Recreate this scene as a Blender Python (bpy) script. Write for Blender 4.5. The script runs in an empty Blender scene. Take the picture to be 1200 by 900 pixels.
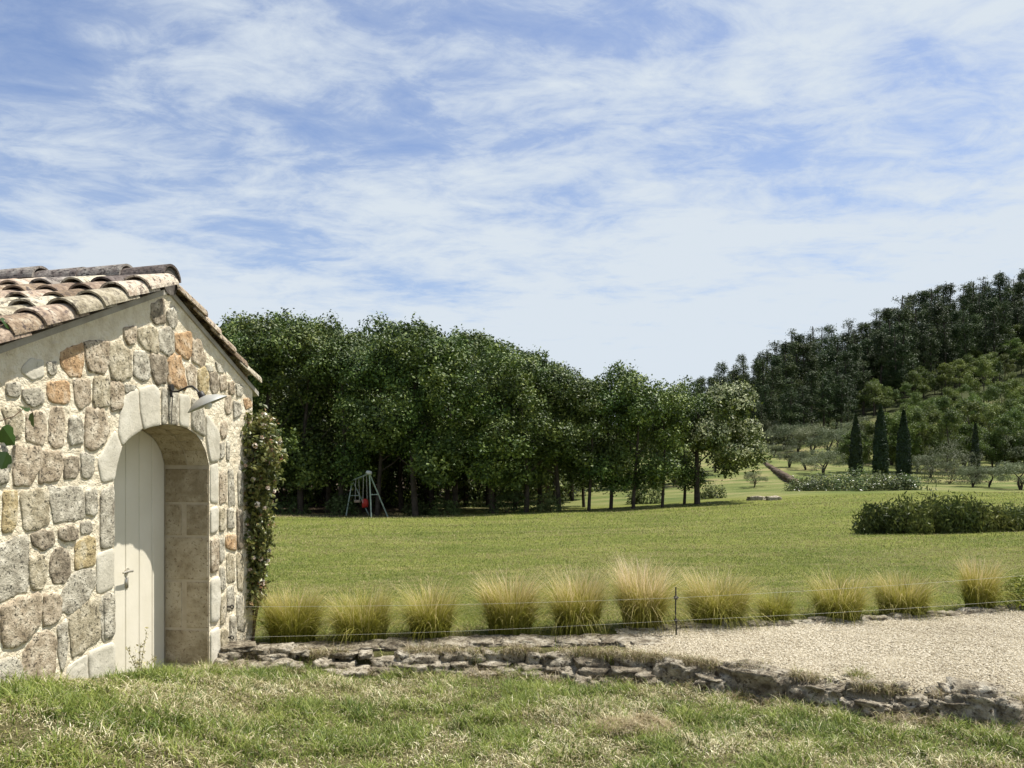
import bpy, bmesh, math, random
import numpy as np
from mathutils import Vector, noise as mnoise
from mathutils.geometry import tessellate_polygon
R = math.radians
sc = bpy.context.scene
C = sc.collection
ZC, F, HX, HY = 1.65, 880.0, 600.0, 545.0      # eye height; photo focal length and horizon in photo pixels

# ------------------------------------------------------------------ helpers
def mesh_np(name, V, Fs, mats=(), mi=None, smooth=False):
    V = np.asarray(V, dtype=np.float32)
    if not isinstance(Fs, list): Fs = [Fs]
    Fs = [np.asarray(f, dtype=np.int32) for f in Fs if len(f)]
    me = bpy.data.meshes.new(name)
    me.vertices.add(len(V)); me.vertices.foreach_set('co', V.ravel())
    idx = np.concatenate([f.ravel() for f in Fs])
    tot = np.concatenate([np.full(len(f), f.shape[1], dtype=np.int32) for f in Fs])
    st = np.concatenate([[0], np.cumsum(tot)[:-1]]).astype(np.int32)
    me.loops.add(len(idx)); me.loops.foreach_set('vertex_index', idx)
    me.polygons.add(len(tot)); me.polygons.foreach_set('loop_start', st)
    try: me.polygons.foreach_set('loop_total', tot)
    except Exception: pass
    if mi is not None: me.polygons.foreach_set('material_index', np.asarray(mi, dtype=np.int32))
    me.polygons.foreach_set('use_smooth', np.full(len(tot), bool(smooth)))
    for m in mats: me.materials.append(m)
    me.update(calc_edges=True); me.validate()
    return me
class MB:
    """collects verts / faces (any size) / material indices"""
    def __init__(s): s.v=[]; s.f={}; s.n=0
    def add(s, V, Fc, m=0):
        V=np.asarray(V,dtype=np.float32).reshape(-1,3); Fc=np.asarray(Fc,dtype=np.int32)
        s.v.append(V); s.f.setdefault((Fc.shape[1],m),[]).append(Fc+s.n); s.n+=len(V)
    def poly(s, pts, m=0):
        pts=[tuple(p) for p in pts]; s.add(pts,[list(range(len(pts)))],m)
    def mesh(s,name,mats,smooth=False):
        Fs=[];mi=[]
        for (k,m),l in s.f.items():
            a=np.concatenate(l); Fs.append(a); mi.append(np.full(len(a),m))
        return mesh_np(name,np.concatenate(s.v),Fs,mats,np.concatenate(mi),smooth)
def link(name, me, parent=None, loc=(0,0,0), rot=(0,0,0), scale=(1,1,1)):
    o=bpy.data.objects.new(name,me); C.objects.link(o); o.parent=parent
    o.location=loc; o.rotation_euler=rot; o.scale=scale
    return o
def tag(o,label=None,cat=None,group=None,kind=None):
    if label: o['label']=label
    if cat: o['category']=cat
    if group: o['group']=group
    if kind: o['kind']=kind
    return o
def thing(name,label,cat,loc=(0,0,0),rz=0,group=None,s=1):
    o=link(name,None,None,loc,(0,0,rz),(s,s,s)); o.empty_display_size=.2
    return tag(o,label,cat,group)
def dup(root,loc,rz,label,group=None,scale=None):
    c=root.copy(); C.objects.link(c); c.location=loc; c.rotation_euler=(0,0,rz)
    if scale: c.scale=scale if hasattr(scale,'__len__') else (scale,)*3
    c['label']=label
    if group: c['group']=group
    for ch in list(root.children):
        d=ch.copy(); C.objects.link(d); d.parent=c
    return c
def box(mb,x0,x1,y0,y1,z0,z1,m=0):
    v=[(x,y,z) for x in (x0,x1) for y in (y0,y1) for z in (z0,z1)]
    f=[(0,1,3,2),(4,6,7,5),(0,4,5,1),(2,3,7,6),(0,2,6,4),(1,5,7,3)]
    mb.add(v,f,m)
def tube(mb,pts,rad,seg=8,m=0,cap=True):
    P=np.asarray(pts,dtype=float); n=len(P)
    rad=np.full(n,rad) if np.isscalar(rad) else np.asarray(rad,dtype=float)
    T=np.gradient(P,axis=0); T/=np.linalg.norm(T,axis=1)[:,None]+1e-9
    up=np.array([0,0,1.]) if abs(T[0][2])<.9 else np.array([1.,0,0])
    a=np.arange(seg)/seg*2*math.pi; V=[]
    for i in range(n):
        s=np.cross(T[i],up); s/=np.linalg.norm(s)+1e-9; q=np.cross(s,T[i])
        V.append(P[i]+rad[i]*(np.cos(a)[:,None]*s+np.sin(a)[:,None]*q)); up=q
    V=np.concatenate(V); Fc=[]
    for i in range(n-1):
        for j in range(seg):
            k=(j+1)%seg; Fc.append((i*seg+j,i*seg+k,(i+1)*seg+k,(i+1)*seg+j))
    mb.add(V,Fc,m)
    if cap:
        mb.add(V[:seg],[list(range(seg))[::-1]],m); mb.add(V[-seg:],[list(range(seg))],m)
# value noise, numpy
_rs=np.random.RandomState(5); _T=_rs.rand(256,256)
def vn(x,y):
    x=np.asarray(x,dtype=float); y=np.asarray(y,dtype=float)
    xi=np.floor(x).astype(int); yi=np.floor(y).astype(int); fx=x-xi; fy=y-yi
    fx=fx*fx*(3-2*fx); fy=fy*fy*(3-2*fy); g=lambda a,b:_T[a%256,b%256]
    return (g(xi,yi)*(1-fx)+g(xi+1,yi)*fx)*(1-fy)+(g(xi,yi+1)*(1-fx)+g(xi+1,yi+1)*fx)*fy
def fbm(x,y,o=4):
    s=0;a=.5;t=0
    for i in range(o): s=s+a*vn(x*2**i+i*17.3,y*2**i+i*9.1); t+=a; a*=.5
    return s/t
def sst(a,b,x):
    t=np.clip((x-a)/(b-a),0,1); return t*t*(3-2*t)

# ------------------------------------------------------------------ terrain
SX=[-3.2,-2.18,0,1.09,1.87,2.32,3.18,4.2,6.5]; SY=[6.45,6.4,6.35,6.0,5.48,5.1,4.72,4.3,3.4]
KX=[-3.2,-2.4,-.08,1.1,2.37,3.83,5.36,8,12]; KY=[6.75,6.72,6.88,6.92,7.02,7.38,7.95,8.9,10.5]
def S_(X): return np.interp(X,SX,SY)
def K_(X): return np.interp(X,KX,KY)
def terr(X): return np.interp(X,[-2.5,0,2,6,12],[-1.63,-1.57,-1.5,-1.5,-1.45])
def G(X,Y,micro=True):
    X=np.asarray(X,dtype=float); Y=np.asarray(Y,dtype=float)
    near=-1.6-.065*(Y-4)+.42*sst(-.6,-2.7,X)*np.clip((6.6-Y)/2.6,0,1.3)
    near=near+(fbm(X*1.3+7,Y*1.3,3)-.5)*.07
    kk=.031-.027*sst(0,26,X)
    lawn=terr(X)-kk*np.clip(Y-7,0,38)+(fbm(X*.15,Y*.15,3)-.5)*.22*sst(8,20,Y)
    far=np.clip(Y-45,0,None)
    rise=np.where(far<90,(far/65)**1.6*5.4,(90/65)**1.6*5.4+(far-90)*.17)
    rise=np.minimum(rise,36)
    rise=rise*(.18+.82*sst(-5,32,X))
    side=.20*np.clip(X-32,0,150)*sst(55,125,Y)+.05*np.clip(X-75,0,100)*sst(100,140,Y)
    ang=np.interp(X/np.maximum(Y,1),[-.2,0,.11,.25,.34,.45,.68,.85,1.5],[.0,.005,.02,.075,.10,.14,.20,.24,.3])
    hill=rise+side; capz=ang*np.minimum(Y,185)-lawn; d_=hill-capz; hill=np.where(Y>60,hill-np.log1p(np.exp(np.clip(d_*1.5,-30,30)))/1.5,hill)
    hill=np.where(Y>60,np.maximum(hill,0),hill)
    upper=lawn+hill+(fbm(X*.05+3,Y*.05,3)-.5)*sst(50,90,Y)*1.5
    t=sst(-.09,.07,Y-S_(X))
    return near*(1-t)+upper*t
def gz(X,Y): return ZC+float(G(X,Y))
def spot(px,py,Ymin=2.5,Ymax=400):
    """where the photo's sight line through (px,py) meets the ground"""
    Y=np.geomspace(Ymin,Ymax,6000); X=(px-HX)/F*Y; h=(HY-py)/F*Y
    d=h-G(X,Y); i=np.argmax(d<0)
    if d[i]>=0: i=len(Y)-1
    return float(X[i]),float(Y[i]),ZC+float(G(X[i],Y[i]))
def atY(px,Y):
    X=(px-HX)/F*Y; return X,Y,gz(X,Y)

# ------------------------------------------------------------------ materials
def nodes(name):
    m=bpy.data.materials.new(name); m.use_nodes=True; nt=m.node_tree
    for n in list(nt.nodes): nt.nodes.remove(n)
    return m,nt,nt.nodes,nt.links
def N(ns,t,**k):
    n=ns.new(t)
    for a,b in k.items():
        if a in n.inputs.keys(): n.inputs[a].default_value=b
        else: setattr(n,a,b)
    return n
def ramp(ns,stops,interp='LINEAR'):
    r=ns.new('ShaderNodeValToRGB'); r.color_ramp.interpolation=interp; el=r.color_ramp.elements
    while len(el)>1: el.remove(el[-1])
    el[0].position=stops[0][0]; el[0].color=(*stops[0][1],1)
    for p,c in stops[1:]:
        e=el.new(p); e.color=(*c,1)
    return r
def mat(name,stops,scale=6,rough=.9,bump=.4,bscale=40,detail=6,spec=.2,speck=None,metal=0,bdist=.01,obj=True,islands=0):
    m,nt,ns,L=nodes(name)
    out=N(ns,'ShaderNodeOutputMaterial'); b=N(ns,'ShaderNodeBsdfPrincipled'); L.new(b.outputs[0],out.inputs[0])
    b.inputs['Roughness'].default_value=rough; b.inputs['Specular IOR Level'].default_value=spec; b.inputs['Metallic'].default_value=metal
    tc=N(ns,'ShaderNodeTexCoord'); co=tc.outputs['Object']
    nz=N(ns,'ShaderNodeTexNoise',Scale=scale,Detail=detail,Roughness=.6); L.new(co,nz.inputs['Vector'])
    fac=nz.outputs['Fac']
    if islands:
        ge=N(ns,'ShaderNodeNewGeometry'); mm=N(ns,'ShaderNodeMath',operation='MULTIPLY_ADD'); L.new(ge.outputs['Random Per Island'],mm.inputs[0]); mm.inputs[1].default_value=islands; 
        s2=N(ns,'ShaderNodeMath',operation='SUBTRACT'); L.new(fac,s2.inputs[0]); s2.inputs[1].default_value=islands/2; L.new(s2.outputs[0],mm.inputs[2]); fac=mm.outputs[0]
    r=ramp(ns,stops); L.new(fac,r.inputs[0]); col=r.outputs[0]
    if speck:
        v=N(ns,'ShaderNodeTexNoise',Scale=speck[0],Detail=3.0,Roughness=.7); L.new(co,v.inputs['Vector'])
        r2=ramp(ns,[(speck[2],(0,0,0)),(speck[3],(1,1,1))]); L.new(v.outputs['Fac'],r2.inputs[0])
        mx=N(ns,'ShaderNodeMixRGB'); L.new(r2.outputs[0],mx.inputs[0]); L.new(col,mx.inputs[1]); mx.inputs[2].default_value=(*speck[1],1); col=mx.outputs[0]
    L.new(col,b.inputs['Base Color'])
    if bump:
        nb=N(ns,'ShaderNodeTexNoise',Scale=bscale,Detail=5.0,Roughness=.65); L.new(co,nb.inputs['Vector'])
        bp=N(ns,'ShaderNodeBump',Strength=bump,Distance=bdist); L.new(nb.outputs['Fac'],bp.inputs['Height']); L.new(bp.outputs[0],b.inputs['Normal'])
    return m
def leafmat(name,stops,nscale=.6,trans=.3,rough=.5,spec=.25,isl=.7,hue=0.0):
    m,nt,ns,L=nodes(name)
    out=N(ns,'ShaderNodeOutputMaterial'); b=N(ns,'ShaderNodeBsdfPrincipled',Roughness=rough); b.inputs['Specular IOR Level'].default_value=spec
    tl=N(ns,'ShaderNodeBsdfTranslucent'); mx=N(ns,'ShaderNodeMixShader'); mx.inputs[0].default_value=trans
    ge=N(ns,'ShaderNodeNewGeometry'); tc=N(ns,'ShaderNodeTexCoord'); oi=N(ns,'ShaderNodeObjectInfo')
    nz=N(ns,'ShaderNodeTexNoise',Scale=nscale,Detail=3.0); 
    ad=N(ns,'ShaderNodeVectorMath',operation='ADD'); L.new(tc.outputs['Object'],ad.inputs[0]); L.new(oi.outputs['Location'],ad.inputs[1]); L.new(ad.outputs[0],nz.inputs['Vector'])
    a=N(ns,'ShaderNodeMath',operation='MULTIPLY'); L.new(ge.outputs['Random Per Island'],a.inputs[0]); a.inputs[1].default_value=isl
    c=N(ns,'ShaderNodeMath',operation='MULTIPLY_ADD'); L.new(nz.outputs['Fac'],c.inputs[0]); c.inputs[1].default_value=1.2; c.inputs[2].default_value=-.1-isl/2
    d=N(ns,'ShaderNodeMath',operation='ADD'); L.new(a.outputs[0],d.inputs[0]); L.new(c.outputs[0],d.inputs[1])
    r=ramp(ns,stops); L.new(d.outputs[0],r.inputs[0])
    hs=N(ns,'ShaderNodeHueSaturation'); L.new(r.outputs[0],hs.inputs['Color'])
    v=N(ns,'ShaderNodeMath',operation='MULTIPLY_ADD'); L.new(oi.outputs['Random'],v.inputs[0]); v.inputs[1].default_value=.5; v.inputs[2].default_value=.75; L.new(v.outputs[0],hs.inputs['Value'])
    f=N(ns,'ShaderNodeMath',operation='FRACT'); g_=N(ns,'ShaderNodeMath',operation='MULTIPLY'); L.new(oi.outputs['Random'],g_.inputs[0]); g_.inputs[1].default_value=7.31; L.new(g_.outputs[0],f.inputs[0]); h_=N(ns,'ShaderNodeMath',operation='MULTIPLY_ADD'); L.new(f.outputs[0],h_.inputs[0]); h_.inputs[1].default_value=.035; h_.inputs[2].default_value=.478; L.new(h_.outputs[0],hs.inputs['Hue'])
    L.new(hs.outputs[0],b.inputs['Base Color']); L.new(hs.outputs[0],tl.inputs['Color'])
    L.new(b.outputs[0],mx.inputs[1]); L.new(tl.outputs[0],mx.inputs[2]); L.new(mx.outputs[0],out.inputs[0])
    return m

# ------------------------------------------------------------------ camera, light, sky
cam=bpy.data.cameras.new('camera'); co=bpy.data.objects.new('camera',cam); C.objects.link(co); sc.camera=co
co.location=(0,0,ZC); co.rotation_euler=(R(90),0,0); cam.sensor_width=36; cam.lens=36*F/1200; cam.shift_y=(HY-450)/1200
cam.clip_end=8000; cam.clip_start=.05
EL,AZ=65.0,16.0
sun=bpy.data.lights.new('sun','SUN'); sun.energy=5.0; sun.angle=R(.5); sun.color=(1,.955,.87)
so=bpy.data.objects.new('sun',sun); C.objects.link(so)
sd=Vector((math.cos(R(EL))*math.cos(R(AZ)),math.cos(R(EL))*math.sin(R(AZ)),math.sin(R(EL))))
so.rotation_euler=sd.to_track_quat('Z','Y').to_euler(); so.location=(20,5,40)
w=bpy.data.worlds.new('World'); sc.world=w; w.use_nodes=True; nt=w.node_tree; ns=nt.nodes; L=nt.links
for n in list(ns): ns.remove(n)
wo=N(ns,'ShaderNodeOutputWorld'); bg=N(ns,'ShaderNodeBackground',Strength=.10); L.new(bg.outputs[0],wo.inputs[0])
sky=N(ns,'ShaderNodeTexSky',sky_type='NISHITA'); sky.sun_disc=False; sky.sun_elevation=R(EL); sky.sun_rotation=R(90-AZ); sky.air_density=1.2; sky.dust_density=.6; sky.ozone_density=2.0
tc=N(ns,'ShaderNodeTexCoord'); sp=N(ns,'ShaderNodeSeparateXYZ'); L.new(tc.outputs['Generated'],sp.inputs[0])
zz=N(ns,'ShaderNodeMath',operation='MAXIMUM'); L.new(sp.outputs[2],zz.inputs[0]); zz.inputs[1].default_value=0
za=N(ns,'ShaderNodeMath',operation='ADD'); L.new(zz.outputs[0],za.inputs[0]); za.inputs[1].default_value=.10
dx=N(ns,'ShaderNodeMath',operation='DIVIDE'); L.new(sp.outputs[0],dx.inputs[0]); L.new(za.outputs[0],dx.inputs[1])
dy=N(ns,'ShaderNodeMath',operation='DIVIDE'); L.new(sp.outputs[1],dy.inputs[0]); L.new(za.outputs[0],dy.inputs[1])
cb=N(ns,'ShaderNodeCombineXYZ'); L.new(dx.outputs[0],cb.inputs[0]); L.new(dy.outputs[0],cb.inputs[1])
def cloud(rot,scl,scale,detail,dist,rough=.6,off=(0,0,0)):
    mp=N(ns,'ShaderNodeMapping'); mp.inputs['Rotation'].default_value=(0,0,R(rot)); mp.inputs['Scale'].default_value=scl; mp.inputs['Location'].default_value=off
    L.new(cb.outputs[0],mp.inputs[0]); n=N(ns,'ShaderNodeTexNoise',Scale=scale,Detail=detail,Roughness=rough,Distortion=dist); L.new(mp.outputs[0],n.inputs['Vector']); return n.outputs['Fac']
def mth(op,a,b,c=None):
    n=N(ns,'ShaderNodeMath',operation=op)
    for i,v in enumerate((a,b,c)):
        if v is None: continue
        if isinstance(v,(int,float)): n.inputs[i].default_value=v
        else: L.new(v,n.inputs[i])
    return n.outputs[0]
n1=cloud(34,(.9,1.2,1),1.9,12.0,.4,.62,(3.1,1.2,0)); n2=cloud(-30,(.9,1.35,1),5.5,12.0,.6,.66,(7,2,0)); n3=cloud(20,(1,1,1),.55,3.0,.3,.5,(11.5,4,0))
s1=mth('MULTIPLY_ADD',n1,1.0,mth('MULTIPLY',n2,.55)); s1=mth('MULTIPLY_ADD',n3,.35,s1)
# more veil towards the horizon and towards the sun side
veil=mth('MULTIPLY',mth('SUBTRACT',.34,zz.outputs[0]),1.3); veil=mth('MAXIMUM',veil,-.07)
side=mth('MULTIPLY',sp.outputs[0],.09)
tot=mth('ADD',mth('ADD',s1,veil),side)
cr=ramp(ns,[(.0,(0,0,0)),(.42,(.28,.28,.28)),(.62,(.62,.62,.62)),(.85,(.92,.92,.92)),(1,(1,1,1))]); cr.color_ramp.interpolation='B_SPLINE'
sh=mth('MULTIPLY_ADD',tot,2.1,-1.33); L.new(sh,cr.inputs[0])
tint=N(ns,'ShaderNodeMixRGB'); tint.blend_type='MULTIPLY'; tint.inputs[0].default_value=1; L.new(sky.outputs[0],tint.inputs[1]); tint.inputs[2].default_value=(.82,.83,.96,1)
cm=N(ns,'ShaderNodeMixRGB'); L.new(cr.outputs[0],cm.inputs[0]); L.new(tint.outputs[0],cm.inputs[1]); cm.inputs[2].default_value=(4.75,5.25,5.75,1)
L.new(cm.outputs[0],bg.inputs[0])
sc.view_settings.view_transform='Standard'; sc.view_settings.look='None'; sc.view_settings.gamma=1; sc.view_settings.exposure=0.58; sc.view_settings.use_curve_mapping=False
sc.render.engine='CYCLES'; sc.cycles.max_bounces=6; sc.cycles.diffuse_bounces=3; sc.cycles.transmission_bounces=3; sc.cycles.use_denoising=True

# ------------------------------------------------------------------ ground
def groundmat():
    m,nt,ns,L=nodes('ground')
    out=N(ns,'ShaderNodeOutputMaterial'); b=N(ns,'ShaderNodeBsdfPrincipled',Roughness=.95); b.inputs['Specular IOR Level'].default_value=.1; L.new(b.outputs[0],out.inputs[0])
    tc=N(ns,'ShaderNodeTexCoord'); sp=N(ns,'ShaderNodeSeparateXYZ'); L.new(tc.outputs['Object'],sp.inputs[0])
    def nz(s,d,scl=(1,1,1)):
        mp=N(ns,'ShaderNodeMapping'); mp.inputs['Scale'].default_value=scl; L.new(tc.outputs['Object'],mp.inputs[0])
        n=N(ns,'ShaderNodeTexNoise',Scale=s,Detail=d,Roughness=.65); L.new(mp.outputs[0],n.inputs['Vector']); return n.outputs['Fac']
    # mown lawn
    lawn=ramp(ns,[(.3,(.065,.088,.016)),(.45,(.115,.138,.027)),(.58,(.18,.19,.045)),(.7,(.27,.245,.085))])
    a=nz(.5,10.0,(.5,1,1)); bb=nz(9,6.0,(.6,1.2,1))
    mx=N(ns,'ShaderNodeMixRGB'); mx.inputs[0].default_value=.55; L.new(a,mx.inputs[1]); L.new(bb,mx.inputs[2]); L.new(mx.outputs[0],lawn.inputs[0])
    # dry hillside meadow
    dry=ramp(ns,[(.35,(.08,.11,.03)),(.52,(.15,.165,.055)),(.66,(.26,.22,.11)),(.82,(.32,.26,.15))]); L.new(nz(.16,8.0,(1,2,1)),dry.inputs[0])
    # foreground soil + thatch
    soil=ramp(ns,[(.3,(.05,.045,.02)),(.5,(.10,.09,.04)),(.7,(.2,.165,.09))]); L.new(nz(7,8.0),soil.inputs[0])
    def step(a0,a1):
        mr=N(ns,'ShaderNodeMapRange'); mr.inputs['From Min'].default_value=a0; mr.inputs['From Max'].default_value=a1; L.new(sp.outputs[1],mr.inputs[0]); return mr.outputs[0]
    m1=N(ns,'ShaderNodeMixRGB'); L.new(step(44,48),m1.inputs[0]); L.new(lawn.outputs[0],m1.inputs[1]); L.new(dry.outputs[0],m1.inputs[2])
    m2=N(ns,'ShaderNodeMixRGB'); L.new(step(6.3,7.0),m2.inputs[0]); L.new(soil.outputs[0],m2.inputs[1]); L.new(m1.outputs[0],m2.inputs[2])
    # brown litter under the grove; its edge paints in the trees' shade boundary
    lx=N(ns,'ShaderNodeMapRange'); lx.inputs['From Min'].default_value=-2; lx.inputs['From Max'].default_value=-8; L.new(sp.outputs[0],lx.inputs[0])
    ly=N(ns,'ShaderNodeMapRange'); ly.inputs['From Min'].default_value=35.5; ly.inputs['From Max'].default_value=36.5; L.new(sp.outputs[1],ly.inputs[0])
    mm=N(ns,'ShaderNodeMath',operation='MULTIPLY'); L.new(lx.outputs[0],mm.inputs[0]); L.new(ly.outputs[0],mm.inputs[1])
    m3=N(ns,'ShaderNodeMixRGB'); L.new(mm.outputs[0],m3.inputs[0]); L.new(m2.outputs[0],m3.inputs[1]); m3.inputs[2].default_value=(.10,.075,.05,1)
    m4=N(ns,'ShaderNodeMixRGB'); L.new(step(100,108),m4.inputs[0]); L.new(m3.outputs[0],m4.inputs[1]); m4.inputs[2].default_value=(.05,.058,.022,1)  # dark floor of the pine wood: its shade is put into the ground colour
    L.new(m4.outputs[0],b.inputs['Base Color'])
    bp=N(ns,'ShaderNodeBump',Strength=.9,Distance=.05); L.new(nz(22,6.0),bp.inputs['Height']); L.new(bp.outputs[0],b.inputs['Normal'])
    return m
Yr=np.concatenate([np.linspace(-14,2,20)[:-1],np.linspace(2,9,150)[:-1],np.geomspace(9,200,230)[:-1],np.geomspace(200,3000,30)])
Ar=np.linspace(-1.7,1.9,330)
YY,AA=np.meshgrid(Yr,Ar,indexing='ij'); XX=AA*(np.abs(YY)+3)
ZZ=ZC+G(XX,YY)
nr,nc=YY.shape; ii=(np.arange(nr-1)[:,None]*nc+np.arange(nc-1)[None,:]).ravel()
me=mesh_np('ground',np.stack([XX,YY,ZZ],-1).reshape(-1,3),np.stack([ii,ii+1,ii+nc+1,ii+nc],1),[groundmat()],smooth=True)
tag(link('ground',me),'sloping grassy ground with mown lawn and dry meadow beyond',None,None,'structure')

# gravel path
gm=mat('gravel',[(.3,(.32,.265,.175)),(.5,(.46,.40,.28)),(.7,(.58,.52,.39))],scale=45,bump=1,bscale=90,bdist=.02,speck=(120,(.22,.18,.13),.56,.66))
xs=np.linspace(1.0,9,120); rows=24; V=[]
for x in xs:
    y0=S_(x)-.12; y1=max(K_(x)+.04,y0+.05)
    for j in range(rows):
        y=y0+(y1-y0)*j/(rows-1); V.append((x,y,ZC+float(G(x,y))+.012+.008*vn(x*4,y*4)))
i0=(np.arange(len(xs)-1)[:,None]*rows+np.arange(rows-1)[None,:]).ravel()
tag(link('gravel_path',mesh_np('gravel_path',V,np.stack([i0,i0+rows,i0+rows+1,i0+1],1),[gm],smooth=True)),'pale gravel path between the stone edgings',None,None,'structure')
def pebbles(P,size,rng,mat_,name,lift=.3):
    n=len(P); o=np.array([(1,0,0),(0,1,0),(-1,0,0),(0,-1,0),(0,0,.7),(0,0,-.7)],dtype=float)
    s=size*(.5+rng.rand(n)**1.5*1.3); a=rng.rand(n)*6.28; el=.6+.6*rng.rand(n)
    v=o[None]*np.stack([s,s*el,s*el],-1)[:,None,:]*(.8+.4*rng.rand(n,6,1))
    c,sn=np.cos(a)[:,None],np.sin(a)[:,None]
    x=v[...,0]*c-v[...,1]*sn; y=v[...,0]*sn+v[...,1]*c
    V=np.stack([x,y,v[...,2]],-1)+(P+np.array([0,0,1.])*(s*lift)[:,None])[:,None,:]
    f=np.array([(0,1,4),(1,2,4),(2,3,4),(3,0,4),(1,0,5),(2,1,5),(3,2,5),(0,3,5)])
    return mesh_np(name,V.reshape(-1,3),(f[None]+(np.arange(n)*6)[:,None,None]).reshape(-1,3),[mat_],smooth=False)
rng=np.random.RandomState(3)
n=150000; x=.95+rng.rand(n)**.85*6.5; y=S_(x)-.05+rng.rand(n)*(np.clip(K_(x)+.08-S_(x),.05,None))
pm=mat('gravel_stones',[(0,(.25,.205,.14)),(.25,(.39,.335,.235)),(.6,(.50,.44,.325)),(1,(.62,.56,.44))],scale=.8,bump=0,islands=1.0)
P=np.stack([x,y,ZC+G(x,y)+.018],-1)
tag(link('gravel',pebbles(P,.0060,rng,pm,'gravel')),'loose pale gravel stones covering the path',None,None,'stuff')

# ------------------------------------------------------------------ grass blades
def blades(P,h,w,rng,lean=.5,seg=3,name='grass',mats=(),dirs=None,curl=1.0,mi=None):
    n=len(P); az=rng.rand(n)*6.283 if dirs is None else dirs
    d=np.stack([np.cos(az),np.sin(az),np.zeros(n)],-1); s=np.stack([-np.sin(az+rng.randn(n)*.8),np.cos(az),np.zeros(n)],-1)
    ln=np.abs(lean*(.3+rng.rand(n))) if np.isscalar(lean) else lean
    V=[]
    for k in range(seg+1):
        t=k/seg; a=ln*(t**1.0)*(1+curl*t*.6)
        p=P+d*(np.sin(np.clip(a,0,2.4))*t*h)[:,None]; p=p+np.array([0,0,1.])*(np.cos(np.clip(a,0,2.4)*.8)*t*h)[:,None]
        ww=w*(1-t**1.5)
        if k<seg: V.append(p-s*(ww/2)[:,None]); V.append(p+s*(ww/2)[:,None])
        else: V.append(p)
    m=2*seg+1; V=np.stack(V,1).reshape(-1,3); b=(np.arange(n)*m)[:,None]
    q=np.concatenate([b+np.array([[2*k,2*k+1,2*k+3,2*k+2]]) for k in range(seg-1)]) if seg>1 else np.zeros((0,4),int)
    t=b+np.array([[2*seg-2,2*seg-1,2*seg]])
    mm=None
    if mi is not None: mm=np.concatenate([np.tile(mi,seg-1),mi])
    return mesh_np(name,V,[q,t],mats,mm)
gstops=[(0,(.045,.085,.012)),(.3,(.10,.16,.03)),(.55,(.19,.22,.06)),(.75,(.34,.31,.14)),(1,(.52,.45,.27))]
g_green=leafmat('grass_green',[(0,(.05,.085,.013)),(.5,(.16,.205,.035)),(1,(.35,.37,.10))],nscale=2.5,trans=.3,isl=.8)
g_dry=leafmat('grass_dry',[(0,(.17,.14,.06)),(.5,(.40,.34,.18)),(1,(.78,.71,.50))],nscale=3,trans=.2,isl=.9)
# keep blades off the building footprint
def outside(x,y): return (x>-3.177+.1137*y+.04)|(y>7.4)
n=400000; y=2.6+rng.rand(n)**.8*3.95; x=(rng.rand(n)*2-1)*(y*.74+.6); ok=(y<S_(x)-.03+rng.randn(n)*.05)&outside(x,y)&(x>-3.4); x,y=x[ok],y[ok]
pt=fbm(x*1.6,y*1.6,4); tuft=fbm(x*7+50,y*7,3)
keep=rng.rand(len(x))<(.55+.7*sst(.35,.6,tuft)); x,y,pt,tuft=x[keep],y[keep],pt[keep],tuft[keep]
dry=(rng.rand(len(x))<.25+.50*sst(.46,.60,pt)).astype(int)
h=(.018+.050*rng.rand(len(x))**1.7)*(.65+1.2*sst(.4,.65,tuft))*np.where(dry==1,.95,1.1)
P=np.stack([x,y,ZC+G(x,y)-.004],-1)
tag(link('grass',blades(P,h,np.full(len(x),.0054)*(.7+.6*rng.rand(len(x))),rng,lean=np.where(dry==1,1.5,.75)*(.3+rng.rand(len(x))),name='grass',mats=[g_green,g_dry],mi=dry)),'rough short grass, green with straw patches, in the foreground',None,None,'stuff')
n=42000; x=-2.4+rng.rand(n)*6.2; y=S_(x)-.06+rng.randn(n)*.12; ok=(y<S_(x)+.06); x,y=x[ok],y[ok]; x=x[fbm(x*5,y*5,2)[:]>.47] if False else x
kp=fbm(x*4,y*6+3,3)>.5; x,y=x[kp],y[kp]; P=np.stack([x,y,np.where(y>S_(x)-.05,ZC+terr(x)-.04+.05*rng.rand(len(x)),ZC+G(x,y))],-1)
tag(link('dry_grass',blades(P,.05+.09*rng.rand(len(x)),np.full(len(x),.0036),rng,lean=1.5,seg=3,name='dry_grass',mats=[g_dry,g_green],mi=(rng.rand(len(x))<.2).astype(int))),'dry straw grass hanging over the stone edging',None,None,'stuff')
# mown lawn: density falls with distance
n=430000; u=rng.rand(n); y=1/(1/6.9-u*(1/6.9-1/44)); x=(rng.rand(n)*2-1)*(y*.72+1); ok=(y>K_(x)+.03)&(x>-.385*y-.3); x,y=x[ok],y[ok]
pt=.5*fbm(x*.35,y*.9,5)+.5*fbm(x*1.5+9,y*4,3); dry=(rng.rand(len(x))<.14+.8*sst(.43,.60,pt)).astype(int)
sc_=np.clip(y/9,1,4.5)
lg=leafmat('lawn_green',[(0,(.06,.085,.014)),(.5,(.14,.168,.030)),(1,(.25,.26,.065))],nscale=1.2,trans=.3,isl=.8)
ld=leafmat('lawn_dry',[(0,(.16,.135,.05)),(.5,(.27,.23,.10)),(1,(.44,.36,.19))],nscale=2,trans=.2,isl=.8)
P=np.stack([x,y,ZC+G(x,y)-.004],-1)
tag(link('lawn_grass',blades(P,(.022+.022*rng.rand(len(x)))*sc_**.6,.0055*sc_,rng,lean=.9,seg=2,name='lawn_grass',mats=[lg,ld],mi=dry)),'short mown lawn grass between the ornamental grasses and the trees',None,None,'stuff')

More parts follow.
